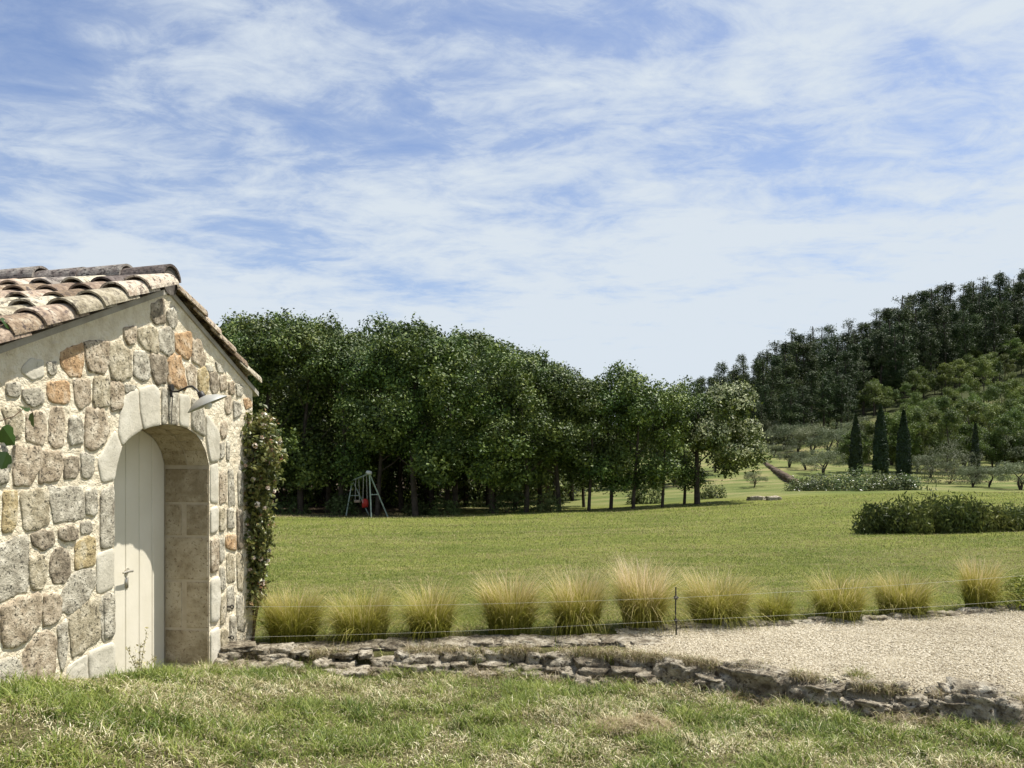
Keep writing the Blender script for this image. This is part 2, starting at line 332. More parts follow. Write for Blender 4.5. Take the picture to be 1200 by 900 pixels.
# ------------------------------------------------------------------ stone building
PHI=-math.atan(.1137); BA=(-3.177,0,0)
def wp(px,py,n=0.0):
    """photo pixel -> (u,z) on the gable wall plane pushed out by n"""
    off=n/math.cos(PHI)
    Y=(3.177-off)/((HX-px)/F+.1137); 
    u=(Y+n*math.sin(-PHI))/math.cos(PHI)   # local y
    return u, ZC+(HY-py)/F*Y
bld=thing('stone_outbuilding','small stone gabled outbuilding with arched cream door and clay tile roof','building',BA,PHI)
cs=dict(
 g=[(.3,(.24,.21,.16)),(.5,(.45,.41,.32)),(.68,(.70,.65,.53))],
 p=[(.3,(.24,.185,.12)),(.5,(.45,.37,.265)),(.68,(.68,.60,.46))],
 o=[(.3,(.28,.17,.09)),(.5,(.52,.345,.19)),(.68,(.64,.51,.36))],
 b=[(.3,(.25,.205,.13)),(.5,(.46,.40,.28)),(.68,(.66,.59,.45))],
 y=[(.3,(.27,.20,.10)),(.5,(.50,.40,.22)),(.68,(.62,.55,.40))],
 d=[(.3,(.12,.095,.065)),(.5,(.30,.25,.18)),(.68,(.54,.47,.36))],
 l=[(.3,(.44,.405,.32)),(.5,(.56,.52,.42)),(.7,(.66,.62,.52))])
kinds='gpobydl'
SM=[mat('mortar',[(.3,(.60,.51,.36)),(.5,(.76,.67,.50)),(.7,(.84,.77,.61))],scale=9,bump=1,bscale=20,bdist=.035)]
for k in kinds:
    lim=k=='l'
    SM.append(mat('stone_'+k,cs[k],scale=13 if not lim else 5,bump=1.0 if not lim else .35,bscale=60,bdist=.012,speck=(48,tuple(c*(.6 if lim else .26) for c in cs[k][1][1]),.555 if not lim else .62,.62 if not lim else .68)))
ST="""l 26,430 38,420 50,424 49,440 38,445 25,436
g 55,426 66,424 66,437 60,440 56,437
o 71,414 80,409 96,404 97,425 94,441 81,439 72,428
p 98,403 109,400 125,401 126,420 122,436 104,435 101,420
g 7,449 22,448 23,462 17,466 7,462
g 26,457 45,455 50,462 49,472 38,477 30,471 25,465
o 56,449 80,448 80,470 72,473 60,471 55,462
p 86,446 104,445 105,470 94,480 88,470
b 110,443 126,443 127,475 112,478 109,470
p 128,450 138,447 144,452 142,478 130,481
g 145,450 159,452 156,457 147,461
b 127,404 140,403 151,412 153,440 142,445 131,443 128,425
p 144,385 158,382 158,400 150,404 145,395
b 161,386 178,383 184,390 184,415 170,410 163,400
g 186,388 198,383 203,390 203,413 197,416 186,410
d 177,357 190,351 192,360 192,378 182,380 177,372
g 195,365 204,360 206,383 200,384 195,375
g 157,412 168,413 174,420 174,443 166,447 157,440
d 175,417 192,417 195,430 193,447 183,450 177,435
o 197,424 203,416 211,420 215,437 217,452 214,456 197,448
o 205,392 222,390 224,400 223,420 217,421 206,410
p 225,400 233,398 240,418 239,426 236,430 225,422
p 218,432 224,427 229,432 229,455 221,451
y 232,435 238,430 244,440 243,455 239,462 232,456
g 241,428 247,428 250,434 246,436 241,434
d 245,438 254,436 256,456 250,462 246,455
p 257,441 264,440 265,456 258,458
p 267,448 273,447 274,462 268,462
g 252,424 258,428 262,437 255,436
g 276,450 283,452 284,463 277,464
p 264,465 270,464 271,482 266,486 263,478
p 259,496 264,494 266,500 265,512 260,514 258,505
g 273,470 280,472 282,485 274,490
o 285,468 293,466 295,476 288,480
g 257,520 262,518 262,535 257,538
g 265,518 269,520 268,540 265,538
p 31,484 52,484 53,500 50,521 42,520 31,515
p 59,480 73,478 75,495 74,521 62,525 57,515
g 81,488 92,489 96,500 95,520 83,521 80,510
p 101,479 120,482 126,500 124,515 110,527 100,522
b 3,480 24,478 26,490 24,512 12,514 8,500
g -12,525 8,525 8,565 -14,567
p 16,525 47,525 46,545 40,560 35,567 17,567
p 48,530 71,530 73,550 66,563 46,566
d 75,537 91,535 92,550 88,560 75,561
g 95,530 109,535 109,555 104,560 95,559
y 4,577 19,577 19,600 16,622 2,623
b 25,577 55,575 56,612 45,618 28,622
g 60,573 94,572 98,590 98,606 90,609 72,610 65,612 60,590
g 100,577 112,572 113,600 108,604 99,602
d 36,626 50,622 62,623 63,637 50,645 40,640
d 69,620 80,616 91,621 88,632 76,635 68,630
g 94,613 105,610 108,620 104,625 95,626
g -12,645 20,633 31,630 32,690 10,697 -12,707
b 34,656 48,652 54,660 52,680 49,688 38,691 34,675
d 63,645 72,641 80,650 82,670 76,683 63,682 57,668
y 88,640 100,630 111,632 110,660 100,664 88,668
g 84,674 108,668 111,685 100,705 86,716 73,715 72,698
p 51,698 64,696 70,702 70,722 62,729 50,733
p 3,712 30,700 46,697 45,730 30,750 5,757
b 83,724 100,708 116,698 117,745 100,760 84,770
p 27,768 42,746 55,742 64,750 63,780 58,805 40,812 28,806
g 67,735 78,728 79,750 77,775 72,784 68,765
g -14,782 15,770 24,780 25,810 -10,822
l 79,782 90,775 101,768 102,800 78,806
g 114,704 129,695 131,745 120,750
p 257,556 264,552 265,588 257,590
g 267,550 273,552 275,590 268,592
g 278,555 283,550 284,590 279,592
b 257,598 262,595 263,620 257,622
g 266,596 272,598 273,618 266,620
o 264,628 275,626 276,645 265,642
g 257,632 262,630 262,655 257,660
b 265,650 273,652 275,680 266,682
g 257,668 262,665 263,690 258,692
g 266,690 273,688 274,712 266,715
b 258,700 263,698 263,728 258,732
d 277,600 283,598 284,640 278,642
b 277,650 284,652 284,690 278,688
g 277,700 284,698 285,738 278,736
b 259,740 266,738 267,768 259,772
g 269,724 275,722 276,750 269,755"""
VO="""l 114,540 134,504 142,524 136,546 133.5,562 119,565
l 139,500 141,478 148,462 161,456 162,480 166,503 150,514 143,522 139,510
l 163,456 180,451 186,457 187,498 175,500 168,503 164,480
g 189,455 195,456 195,497 189,497
g 197,456 208,460 208,498 197,497
l 210,462 222,464 221,501 210,498
g 224,466 235,472 238.5,490 239,512 232,508 224,502
l 241,485 256,505 256,540 246,542 243,525 241,514
g 117,576 133,568 133,640 117,643
l 113,650 133,642 133,688 113,697
g 120,702 133,694 133,745 121,750
l 103,764 133,752 133,805 104,806
l 246,546 255,543 255,590 246,588
l 246,596 255,593 255,622 246,626
p 246,632 255,630 255,668 246,672
l 246,680 256,675 257,700 255,728 246,730
l 246,740 256,735 257,775 246,785"""
def stones(mb,text,rnd,rise=.011,mo=1,inset=.35):
    for ln in text.strip().split('\n'):
        k,*pp=ln.split(); pts=[wp(*map(float,p.split(','))) for p in pp]
        c=np.mean(pts,0); P=np.array(pts)
        nn=1
        P=c+(P-c)*(1.13 if inset>0 else 1.04)
        for _ in range(nn):   # round the corners
            Q=np.roll(P,-1,0); P=np.stack([P*.9+Q*.1,P*.1+Q*.9],1).reshape(-1,2)
        seglen=np.linalg.norm(np.roll(P,-1,0)-P,axis=1); per=seglen.sum(); M_=max(28,int(per/.022)); cum=np.concatenate([[0],np.cumsum(seglen)]); Pc=np.vstack([P,P[:1]])
        t=np.linspace(0,per,M_,endpoint=False); P=np.stack([np.interp(t,cum,Pc[:,0]),np.interp(t,cum,Pc[:,1])],1)
        size=min(np.ptp(P[:,0]),np.ptp(P[:,1])); hh=rise*rnd.uniform(.5,1.3); ox=rnd.random()*50
        rings=[]
        D=P-c; L_=np.linalg.norm(D,axis=1)[:,None]
        for (fr,hn) in ((1.0,-.008),(.99,.5),(.955,.9),(.8,1.0),(.6,1.0),(.4,1.0),(.2,1.0)):
            q=c+D*fr; 
            for i,(uu,z_) in enumerate(q):
                nz=mnoise.noise(Vector((uu*22+ox,z_*22,fr)))*.55+mnoise.noise(Vector((uu*60+ox,z_*60,fr*2)))*.25
                e=1+(mnoise.noise(Vector((uu*16,z_*16,ox)))*.10+mnoise.noise(Vector((uu*45,z_*45,ox)))*.08 if inset>0 else 0)
                uu2=c[0]+(uu-c[0])*e; z2=c[1]+(z_-c[1])*e
                hv=hn if fr==1.0 else hh*(hn+nz*(.5 if inset==0 else 1))
                rings.append((hv,uu2,z2))
        rings.append((hh*1.1,c[0],c[1])); nR=7; Fq=[(r*M_+i,r*M_+(i+1)%M_,(r+1)*M_+(i+1)%M_,(r+1)*M_+i) for r in range(nR-1) for i in range(M_)]
        Ft=[((nR-1)*M_+i,(nR-1)*M_+(i+1)%M_,nR*M_) for i in range(M_)]
        V=np.array(rings); base=mb.n
        mb.add(V,Fq,1+kinds.index(k) if mo else 0)
        mb.f.setdefault((3,1+kinds.index(k)),[]).append(np.array(Ft,dtype=np.int32)+base)
OPX=[(133.5,830),(133.5,560),(136,546),(139,533),(143,524),(150,514),(158,507),(167,502.5),(180,498.5),(195,497),(207,498),(220,502),(230,509),(236,517),(241,528),(245,545),(245,800)]
OP=[wp(*p) for p in OPX]; ul,ur=OP[0][0],OP[-1][0]; OP[0]=(ul,-.4); OP[-1]=(ur,-.4)
UA=5.593; ZA=wp(196,343)[1]; M1=.43; UL,UR=2.1,6.96; LEN=5.2; TH=.38
def roofz(u): return ZA-M1*abs(u-UA)
rnd=random.Random(4)
mb=MB()
outer=[(UL,-.4)]+OP+[(UR,-.4),(UR,roofz(UR)),(UA,ZA),(UL,roofz(UL))]
tri=tessellate_polygon([[Vector((a,b,0)) for a,b in outer]])
mb.add([(0,a,b) for a,b in outer],[t for t in tri],0)
# side walls, back wall, inner lining of the doorway jambs and soffit
mb.add([(0,UL,-.4),(-LEN,UL,-.4),(-LEN,UL,roofz(UL)),(0,UL,roofz(UL)),(0,UR,-.4),(-LEN,UR,-.4),(-LEN,UR,roofz(UR)),(0,UR,roofz(UR))],[(0,1,2,3),(4,7,6,5)],0)
mb.poly([(-LEN,UL,-.4),(-LEN,UR,-.4),(-LEN,UR,roofz(UR)),(-LEN,UA,ZA),(-LEN,UL,roofz(UL))],0)
stones(mb,ST,rnd)
# filler courses on the wall outside the photo's left edge
for r in range(10):
    z=.1+r*.19; u=UL+.05
    while u<3.75:
        w_=rnd.uniform(.12,.3); k=rnd.choice('ggppbod')
        c=[(u,z),(u+w_,z),(u+w_,z+.15),(u,z+.15)]; u+=w_+.04
        if z+.15>roofz(u)-.1: continue
        M_=4; V=[(-.005,a,b) for a,b in c]+[(.018,(a-c[0][0]-w_/2)*.85+c[0][0]+w_/2,(b-z-.075)*.85+z+.075) for a,b in c]
        mb.add(V,[(0,1,5,4),(1,2,6,5),(2,3,7,6),(3,0,4,7),(4,5,6,7)],1+kinds.index(k))
o=link('wall',mb.mesh('wall',SM,smooth=True),bld)
mb=MB(); stones(mb,VO,rnd,rise=.014,inset=0)
link('arch_surround',mb.mesh('arch_surround',SM,smooth=True),bld)
# reveal (jambs + soffit) of dressed beige blocks
RV=mat('reveal_stone',[(.3,(.30,.245,.155)),(.5,(.45,.38,.265)),(.7,(.56,.49,.36))],scale=9,bump=1,bscale=24,bdist=.02,speck=(40,(.22,.17,.105),.57,.66),islands=.2)
RM=mat('reveal_mortar',[(.3,(.42,.36,.26)),(.7,(.56,.49,.38))],scale=8,bump=.4,bscale=30)
mb=MB(); nO=len(OP); V=[(0,a,b) for a,b in OP]+[(-TH-.05,a,b) for a,b in OP]
mb.add(V,[(i,i+1,nO+i+1,nO+i) for i in range(nO-1)],1)
def blk(n0,n1,z0,z1,side):
    s=-1 if side=='r' else 1; ub=ur if side=='r' else ul
    V=[(n,ub+s*d,z) for (d,e) in ((-.002,0),(.006,.006)) for (n,z) in ((n0+e,z0+e),(n1-e,z0+e),(n1-e,z1-e),(n0+e,z1-e))]
    mb.add(V,[(0,1,5,4),(1,2,6,5),(2,3,7,6),(3,0,4,7),(4,5,6,7)],0)
hz=[-.4]+[ZC+(HY-y)/F*6.13 for y in (780,738,681,629,590,548)]
for sdd in 'rl':
    for i in range(len(hz)-1):
        z0,z1=hz[i]+.009,hz[i+1]-.009
        if i%2==1 or i==0: blk(-TH,-.004,z0,z1,sdd)
        else: blk(-TH,-.235,z0,z1,sdd); blk(-.195,-.004,z0,z1,sdd)
# soffit blocks
arch=OP[1:-1]
for i in range(0,len(arch)-1):
    (a0,b0),(a1,b1)=arch[i],arch[i+1]; d=np.array([a1-a0,b1-b0]); l=np.linalg.norm(d); d/=l; nrm=np.array([d[1],-d[0]])*.005
    for n0,n1 in ((-TH,-.19),(-.18,-.004)):
        e=.002
        q=[(a0+d[0]*e+nrm[0],b0+d[1]*e+nrm[1]),(a1-d[0]*e+nrm[0],b1-d[1]*e+nrm[1])]
        mb.add([(n0,*q[0]),(n1,*q[0]),(n1,*q[1]),(n0,*q[1])],[(0,1,2,3)],0)
link('door_reveal',mb.mesh('door_reveal',[RV,RM]),bld)
# door
DM=mat('door_paint',[(.3,(.70,.65,.52)),(.7,(.77,.72,.60))],scale=3,bump=.15,bscale=18,rough=.55,spec=.35)
DK=mat('dark_gap',[(.3,(.03,.025,.02)),(.7,(.05,.04,.03))],bump=0)
def atop(u):
    a=np.array(arch); return float(np.interp(u,a[:,0],a[:,1]))
mb=MB(); edges=np.linspace(ul+.012,ur-.012,8)
for i in range(7):
    u0,u1=edges[i]+.003,edges[i+1]-.003; us=np.linspace(u0,u1,5)
    top=[(u,atop(u)-.012) for u in us]; f=[(u0,-.2),(u1,-.2)]+top[::-1]; g=len(f)
    e=.004; cu=(u0+u1)/2
    ring0=[(-TH-.02,a,b) for a,b in f]; ring1=[(-TH-.004,a,b) for a,b in f]; ring2=[(-TH,cu+(a-cu)*.94,b-(.004 if b>0 else 0)) for a,b in f]
    mb.add(ring0+ring1+ring2,[(r*g+k,r*g+(k+1)%g,(r+1)*g+(k+1)%g,(r+1)*g+k) for r in (0,1) for k in range(g)],0)
    mb.poly(ring2,0)
door=link('door',mb.mesh('door',[DM]),bld)
mb=MB(); mb.poly([(-TH-.012,a,b) for a,b in OP],0); link('door_backing',mb.mesh('door_backing',[mat('door_groove',[(.3,(.62,.57,.46)),(.7,(.66,.61,.5))],bump=0)]),bld)
MET=mat('pale_metal',[(.3,(.45,.42,.36)),(.7,(.55,.52,.45))],rough=.4,bump=0,metal=.6)
hu,hzz=wp(148,669,-TH); mb=MB()
tube(mb,[(-TH,hu,hzz),(-TH+.012,hu,hzz)],.022,14); tube(mb,[(-TH+.01,hu,hzz),(-TH+.05,hu,hzz)],.009,8)
tube(mb,[(-TH+.05,hu,hzz),(-TH+.052,hu-.05,hzz+.004),(-TH+.048,hu-.11,hzz)],[.010,.009,.007],8)
box(mb,-TH,-TH+.006,hu-.018,hu+.018,hzz-.13,hzz-.05); link('handle',mb.mesh('handle',[MET],True),door)

# roof: canal tiles
TC=[mat('tile_'+k,s,scale=16,bump=1,bscale=40,bdist=.015,speck=(30,sp_,.53,.62),islands=.35) for k,s,sp_ in (
 ('pink',[(.3,(.22,.16,.115)),(.5,(.40,.31,.23)),(.68,(.56,.49,.39))],(.15,.115,.095)),
 ('brown',[(.3,(.14,.10,.065)),(.5,(.29,.215,.145)),(.68,(.46,.39,.29))],(.09,.07,.06)),
 ('lichen',[(.3,(.23,.195,.13)),(.5,(.42,.37,.27)),(.68,(.56,.51,.39))],(.17,.145,.11)),
 ('dark',[(.25,(.09,.07,.06)),(.5,(.17,.14,.125)),(.75,(.33,.30,.26))],(.06,.05,.045)))]
def tile(mb,origin,ax,side,up,L_,r0,r1,m,th=.014,arc=math.pi,inv=False,seg=14):
    """half round clay tile: ax runs down its length, r0 at the start, r1 at the end"""
    ax,side,up=map(np.array,(ax,side,up)); o=np.array(origin); V=[]
    for l,r in ((0,r0),(L_*.5,(r0+r1)/2),(L_,r1)):
        for rr in (r,r-th):
            for k in range(seg+1):
                a=math.pi*.5-arc/2+arc*k/seg; s=-1 if inv else 1
                V.append(o+ax*l+side*math.cos(a)*rr+up*(math.sin(a)*rr*s*.92))
    n=seg+1; Fq=[]
    for j in range(2):
        for k in range(seg):
            a=j*2*n+k; Fq.append((a,a+1,a+2*n+1,a+2*n)); b=a+n; Fq.append((b,b+2*n,b+2*n+1,b+1))
        for k in (0,seg): a=j*2*n+k; Fq.append((a,a+2*n,a+3*n,a+n))
    for e in (0,4*n):
        for k in range(seg): Fq.append((e+k,e+n+k,e+n+k+1,e+k+1))
    mb.add(V,Fq,m)
cs_=1/math.sqrt(1+M1*M1); sn_=M1*cs_
rt=random.Random(8); mb=MB(); EX=.262
for sgn,umax in ((-1,UA-UL+.15),(1,UR-UA+.13)):
    ax=(0,sgn*cs_,-sn_); up=(0,sgn*sn_,cs_); side=(1,0,0)
    ncol=int(LEN/.235)+1; nrow=int(umax/cs_/EX)+1
    for c in range(ncol):
        n0=(.028 if sgn<0 else -.03)-c*.235
        for r in range(nrow):
            s0=.03+r*EX+rt.uniform(-.012,.012)
            if (s0+.40)*cs_>umax+.1: continue
            lift=.072 if sgn<0 else .055
            tilt=.028+rt.uniform(-.006,.006); a2=np.array(ax)+np.array(up)*(tilt/.4)
            a2/=np.linalg.norm(a2); jx=rt.uniform(-.008,.008)
            mi=rt.choice([0,0,1,2,2,2,1] if r>0 else [0,1,2,3]); 
            if c==0: mi=rt.choice([0,1,1,2,0])
            og=np.array((n0+jx,UA,ZA+.03))+np.array(ax)*s0+np.array(up)*(lift-.035)
            tile(mb,og,a2,side,up,.40,.088,.108,mi)
            # pan tile between columns
            if c<ncol-1:
                og2=np.array((n0-.1175,UA,ZA+.03))+np.array(ax)*s0+np.array(up)*(.085)
                tile(mb,og2,a2,side,up,.40,.098,.085,rt.choice([0,1,3]),inv=True,seg=8)
roof=link('roof',mb.mesh('roof',TC,smooth=False),bld)
# deck + verge mortar under the tiles
mb=MB()
for sgn,um in ((-1,UL-.1),(1,UR+.1)):
    for (n0,n1,t0,t1) in ((-LEN,.014,.0,.04),):
        a=[(UA,ZA+t0),(um,roofz(um)+t0),(um,roofz(um)+t1),(UA,ZA+t1)]
        V=[(n,u,z) for n in (n0,n1) for u,z in a]
        mb.add(V,[(0,1,2,3),(4,7,6,5),(0,4,5,1),(3,2,6,7),(1,5,6,2)],0)
link('verge_mortar',mb.mesh('verge_mortar',[mat('verge',[(.3,(.26,.23,.19)),(.5,(.36,.33,.28)),(.7,(.44,.41,.36))],scale=5,bump=.5,bscale=30)]),roof)
mb=MB(); x=.035
ks=0
while x>-LEN:
    Lr=.42; tile(mb,(x,UA,ZA+.105+ .012*(ks%2)+rt.uniform(-.004,.004)),(-1,0,-.028),(0,1,0),(0,0,1),Lr,.118,.104,3 if ks%3 else 3,th=.018,arc=math.pi*1.0,seg=16); x-=.345; ks+=1
link('ridge',mb.mesh('ridge',TC,smooth=False),roof)
mb=MB(); tube(mb,[(-LEN,UA,ZA+.085),(.02,UA,ZA+.085)],.102,12); link('ridge_mortar',mb.mesh('ridge_mortar',[mat('ridge_bed',[(.3,(.06,.05,.045)),(.6,(.13,.115,.10)),(.75,(.25,.23,.2))],scale=9,bump=.8,bscale=30)]),roof)

def bw(n,u,z):  # building local -> world
    c,s=math.cos(PHI),math.sin(PHI); return (BA[0]+n*c-u*s, BA[1]+n*s+u*c, z)
# wall lamp
BK=mat('black_iron',[(.3,(.02,.018,.016)),(.7,(.04,.035,.03))],rough=.5,bump=.1,spec=.4)
um,zm=wp(198,459); lamp=thing('wall_lamp','grey disc shaded lamp on a curved black bracket above the arched door','lamp',bw(0,um,zm),PHI)
mb=MB(); tube(mb,[(.012,0,.03),(.028,0,.03)],.026,12); tube(mb,[(.012,0,0.03),(.02,0,-.04)],[.014,.008],8)
tube(mb,[(.02,0,.0),(.07,.0,0.0),(.14,.01,.035),(.175,.015,.04),(.21,.02,.01),(.245,.02,-.035)],.0075,8)
tube(mb,[(.03,.0,-.03),(.022,0,-.15),(.02,-.0,-.24)],.003,5); link('bracket',mb.mesh('bracket',[BK],True),lamp)
SHD=mat('zinc_shade',[(.3,(.34,.34,.31)),(.7,(.46,.46,.42))],scale=5,rough=.5,bump=.1,metal=.35)
def lathe(mb,prof,c,axis,seg=28,m=0):
    ax=Vector(axis).normalized(); q=ax.to_track_quat('Z','Y'); V=[]
    for r,h in prof:
        for k in range(seg):
            a=k/seg*2*math.pi; p=q@Vector((r*math.cos(a),r*math.sin(a),h)); V.append((c[0]+p.x,c[1]+p.y,c[2]+p.z))
    mb.add(V,[(i*seg+k,i*seg+(k+1)%seg,(i+1)*seg+(k+1)%seg,(i+1)*seg+k) for i in range(len(prof)-1) for k in range(seg)],m)
mb=MB(); lathe(mb,[(.001,.012),(.03,.010),(.09,-.012),(.150,-.050),(.152,-.056),(.148,-.054),(.088,-.018),(.03,.002),(.001,.004)],(.262,.025,-.045),(-.42,-.25,1))
shd=link('lamp_shade',mb.mesh('lamp_shade',[SHD],True),lamp)
mb=MB(); lathe(mb,[(.001,.05),(.022,.048),(.026,.0),(.022,-.01),(.001,-.012)],(.252,.022,-.045),(-.42,-.25,1),14); link('lamp_holder',mb.mesh('lamp_holder',[BK],True),lamp)
mb=MB(); lathe(mb,[(.001,0),(.014,-.005),(.03,-.035),(.028,-.06),(.001,-.075)],(.266,.03,-.062),(-.42,-.25,1),16); link('bulb',mb.mesh('bulb',[mat('bulb_glass',[(.3,(.7,.7,.66)),(.7,(.75,.75,.7))],rough=.2,bump=0)],True),lamp)

# ------------------------------------------------------------------ stones
RK=mat('edging_rock',[(.3,(.10,.08,.055)),(.43,(.23,.195,.14)),(.55,(.37,.325,.245)),(.7,(.55,.50,.40))],scale=10,bump=1,bscale=26,bdist=.05,speck=(24,(.11,.09,.065),.54,.62),islands=.12)
def rock(mb,c,dims,seed,rz=0,sub=3,m=0,rough=.28,flat=1.0):
    bm=bmesh.new(); bmesh.ops.create_icosphere(bm,subdivisions=sub,radius=1)
    V=[];ca,sa=math.cos(rz),math.sin(rz)
    for v in bm.verts:
        p=v.co.copy(); q=Vector((abs(p.x)**.6*math.copysign(1,p.x),abs(p.y)**.6*math.copysign(1,p.y),abs(p.z)**.5*math.copysign(1,p.z)))
        s=1+rough*1.15*mnoise.fractal(p*1.3+Vector((seed*7.1,seed*3.3,seed)),1,2,4)-.22*(1-abs(mnoise.noise(p*2.6+Vector((seed,0,0))))*2)**6+.07*mnoise.noise(p*7)+.09*mnoise.noise(Vector((p.x*1.5,p.y*1.5,p.z*8+seed)))
        q*=s; x,y,z=q.x*dims[0],q.y*dims[1],q.z*dims[2]
        V.append((c[0]+x*ca-y*sa,c[1]+x*sa+y*ca,c[2]+z))
    Fc=[[v.index for v in f.verts] for f in bm.faces]; bm.free(); mb.add(V,Fc,m)
rk=random.Random(21); mb=MB()
sd_=0
for lay,(dy,dz,st) in enumerate(((-.15,.005,.05),(-.07,.055,.10),(.03,.11,.14))):
    x=-2.42
    while x<1.15:   # broken flat stones laid in three rough beds
        w_=rk.uniform(.10,.30); y=S_(x)+dy+rk.uniform(-.035,.035); zb=gz(x,S_(x)-.25)
        if rk.random()>.2: rock(mb,(x,y,zb+dz+rk.uniform(-.015,.015)),(w_*.58,.09+.04*rk.random(),.042*rk.uniform(.6,1.5)),sd_,rk.uniform(-.35,.35),rough=.34)
        sd_+=1; x+=w_*.9
x=-2.4
while x<1.2:
    w_=rk.uniform(.14,.34); rock(mb,(x,(S_(x)*.42+K_(x)*.58)+rk.uniform(-.04,.04),ZC+terr(x)-.005),(w_*.65,.19,.035*rk.uniform(.8,1.2)),sd_,rk.uniform(-.3,.3),rough=.3); sd_+=1; x+=w_*.6
o=link('stone_edging',mb.mesh('stone_edging',[RK],True)); tag(o,'rough low dry-stone step running right from the corner of the stone building','stone edging')
mb=MB(); x=1.12
specs=[(1.28,.20,.13),(1.52,.15,.10),(1.80,.36,.22),(2.15,.20,.11),(2.42,.16,.08),(2.62,.13,.10),(2.82,.17,.11),(2.98,.24,.17),(3.2,.16,.10),(3.42,.2,.11),(3.75,.22,.12),(4.1,.2,.1)]
for (x,w_,h_) in specs:
    y=S_(x); slope=math.atan2(S_(x+.1)-S_(x-.1),.2)
    rock(mb,(x,y+rk.uniform(-.05,.05),gz(x,y-.2)+h_*rk.uniform(.35,.8)),(w_*.85,.13,h_*rk.uniform(.5,.85)),sd_+3,slope+rk.uniform(-.3,.3),sub=4,rough=.38); sd_+=1
    for q_ in range(3):
        xx=x+rk.uniform(-w_,w_)*.8; rock(mb,(xx,S_(xx)-.03+rk.uniform(-.03,.02),gz(xx,S_(xx)-.2)+h_*.25),(rk.uniform(.06,.12),.07,h_*.4),sd_+40+q_*7,slope+rk.uniform(-.3,.3),sub=3,rough=.3); sd_+=1
for k in range(34):
    x=rk.uniform(1.15,4.2); y=S_(x)+rk.uniform(-.16,.10); rock(mb,(x,y,gz(x,y)+.01),(rk.uniform(.04,.10),rk.uniform(.03,.07),rk.uniform(.03,.06)),sd_,rk.uniform(-1,1),sub=2); sd_+=1
o=link('rock_edging',mb.mesh('rock_edging',[RK],True)); tag(o,'line of weathered boulders edging the near side of the gravel path','stone edging')
mb=MB(); x=1.2
while x<9:
    w_=rk.uniform(.10,.26); y=K_(x)-.04+rk.uniform(-.025,.025); sl=math.atan2(K_(x+.1)-K_(x-.1),.2)
    rock(mb,(x,y,gz(x,y)+.0),(w_*.6,.09,rk.uniform(.035,.065)),sd_,sl+rk.uniform(-.2,.2),sub=3); sd_+=1
    if rk.random()<.6: rock(mb,(x+.05,y-.08,gz(x,y)-.0),(w_*.3,.05,.03),sd_,rk.uniform(-1,1),sub=2); sd_+=1
    x+=w_*.85
o=link('kerb_stones',mb.mesh('kerb_stones',[RK],True)); tag(o,'low kerb of flat stones below the ornamental grasses on the far side of the gravel','kerb')
mb=MB(); X,Y,Z=spot(786,797); rock(mb,(0,0,.05),(.10,.07,.075),77,-.5,sub=4)
LR=mat('pale_rock',[(.3,(.42,.38,.30)),(.6,(.58,.53,.43)),(.8,(.66,.62,.52))],scale=8,bump=.8,bscale=30,bdist=.02)
tag(link('rock',mb.mesh('rock',[LR],True),None,(X,Y-.02,Z)),'pale whitish rock at the grass edge by the end of the stone step','rock')
for px,w_,lb in ((887,.55,'left of two flat grey stones at the far edge of the lawn'),(907,.45,'right of two flat grey stones at the far edge of the lawn')):
    X,Y,Z=spot(px,586); mb=MB(); rock(mb,(0,0,.06),(w_,.3,.17),px,0,sub=3)
    tag(link('rock',mb.mesh('rock',[RK],True),None,(X,Y,Z)),lb,'rock','flat stones at the lawn edge')

# ------------------------------------------------------------------ wire fence
X,Y,Z=atY(792,6.62)
fence=thing('wire_fence','thin white wire fence strung from the building past a short black post','fence',(X,Y,Z))
zt=ZC+(HY-688)/F*Y-Z; zi=[ZC+(HY-y)/F*Y-Z for y in (700.5,727)]
rng2=random.Random(2); mb=MB(); tube(mb,[(0,0,-.1),(0.004,0,.1),(-.003,0,.2),(0,0,zt)],.0065,8); link('post',mb.mesh('post',[BK],True),fence)
WM=mat('white_wire',[(.3,(.45,.44,.36)),(.7,(.55,.53,.45))],bump=0,rough=.6)
for z,yr,ul_ in ((zi[0],673,711),(zi[1],702,747)):
    mb=MB(); tube(mb,[(0,0,z-.016),(0,0,z-.008),(0,-.0,z+.008),(0,0,z+.016)],[.010,.019,.019,.010],10); tube(mb,[(.0,0,z),(.018,-.022,z+.006)],.006,6); link('insulator',mb.mesh('insulator',[BK],True),fence)
    hk=wp(270,ul_,.03); A=Vector(bw(.05,hk[0],hk[1]))-Vector((X,Y,Z)); B=Vector((.016,-.022,z+.004))
    YE=7.0; E=Vector(((1290-HX)/F*YE,YE,ZC+(HY-(yr-6))/F*YE))-Vector((X,Y,Z))
    mb=MB(); pts=[A.lerp(B,t/14)+Vector((0,0,-.02*math.sin(math.pi*t/14))) for t in range(15)]+[B.lerp(E,t/14)+Vector((0,0,-.02*math.sin(math.pi*t/14))) for t in range(1,15)]
    tube(mb,[tuple(p) for p in pts],.0010,5); link('wire',mb.mesh('wire',[WM],True),fence)
    mb=MB(); tube(mb,[tuple(A+Vector((-.055,.005,0))),tuple(A+Vector((-.02,0,0)))],.008,8)
    rr=[tuple(A+Vector((-.004+.014*math.cos(a),-.002,.014*math.sin(a)))) for a in np.linspace(0,6.28,13)]; tube(mb,rr,.0045,6); link('ring_hook',mb.mesh('ring_hook',[BK],True),fence)

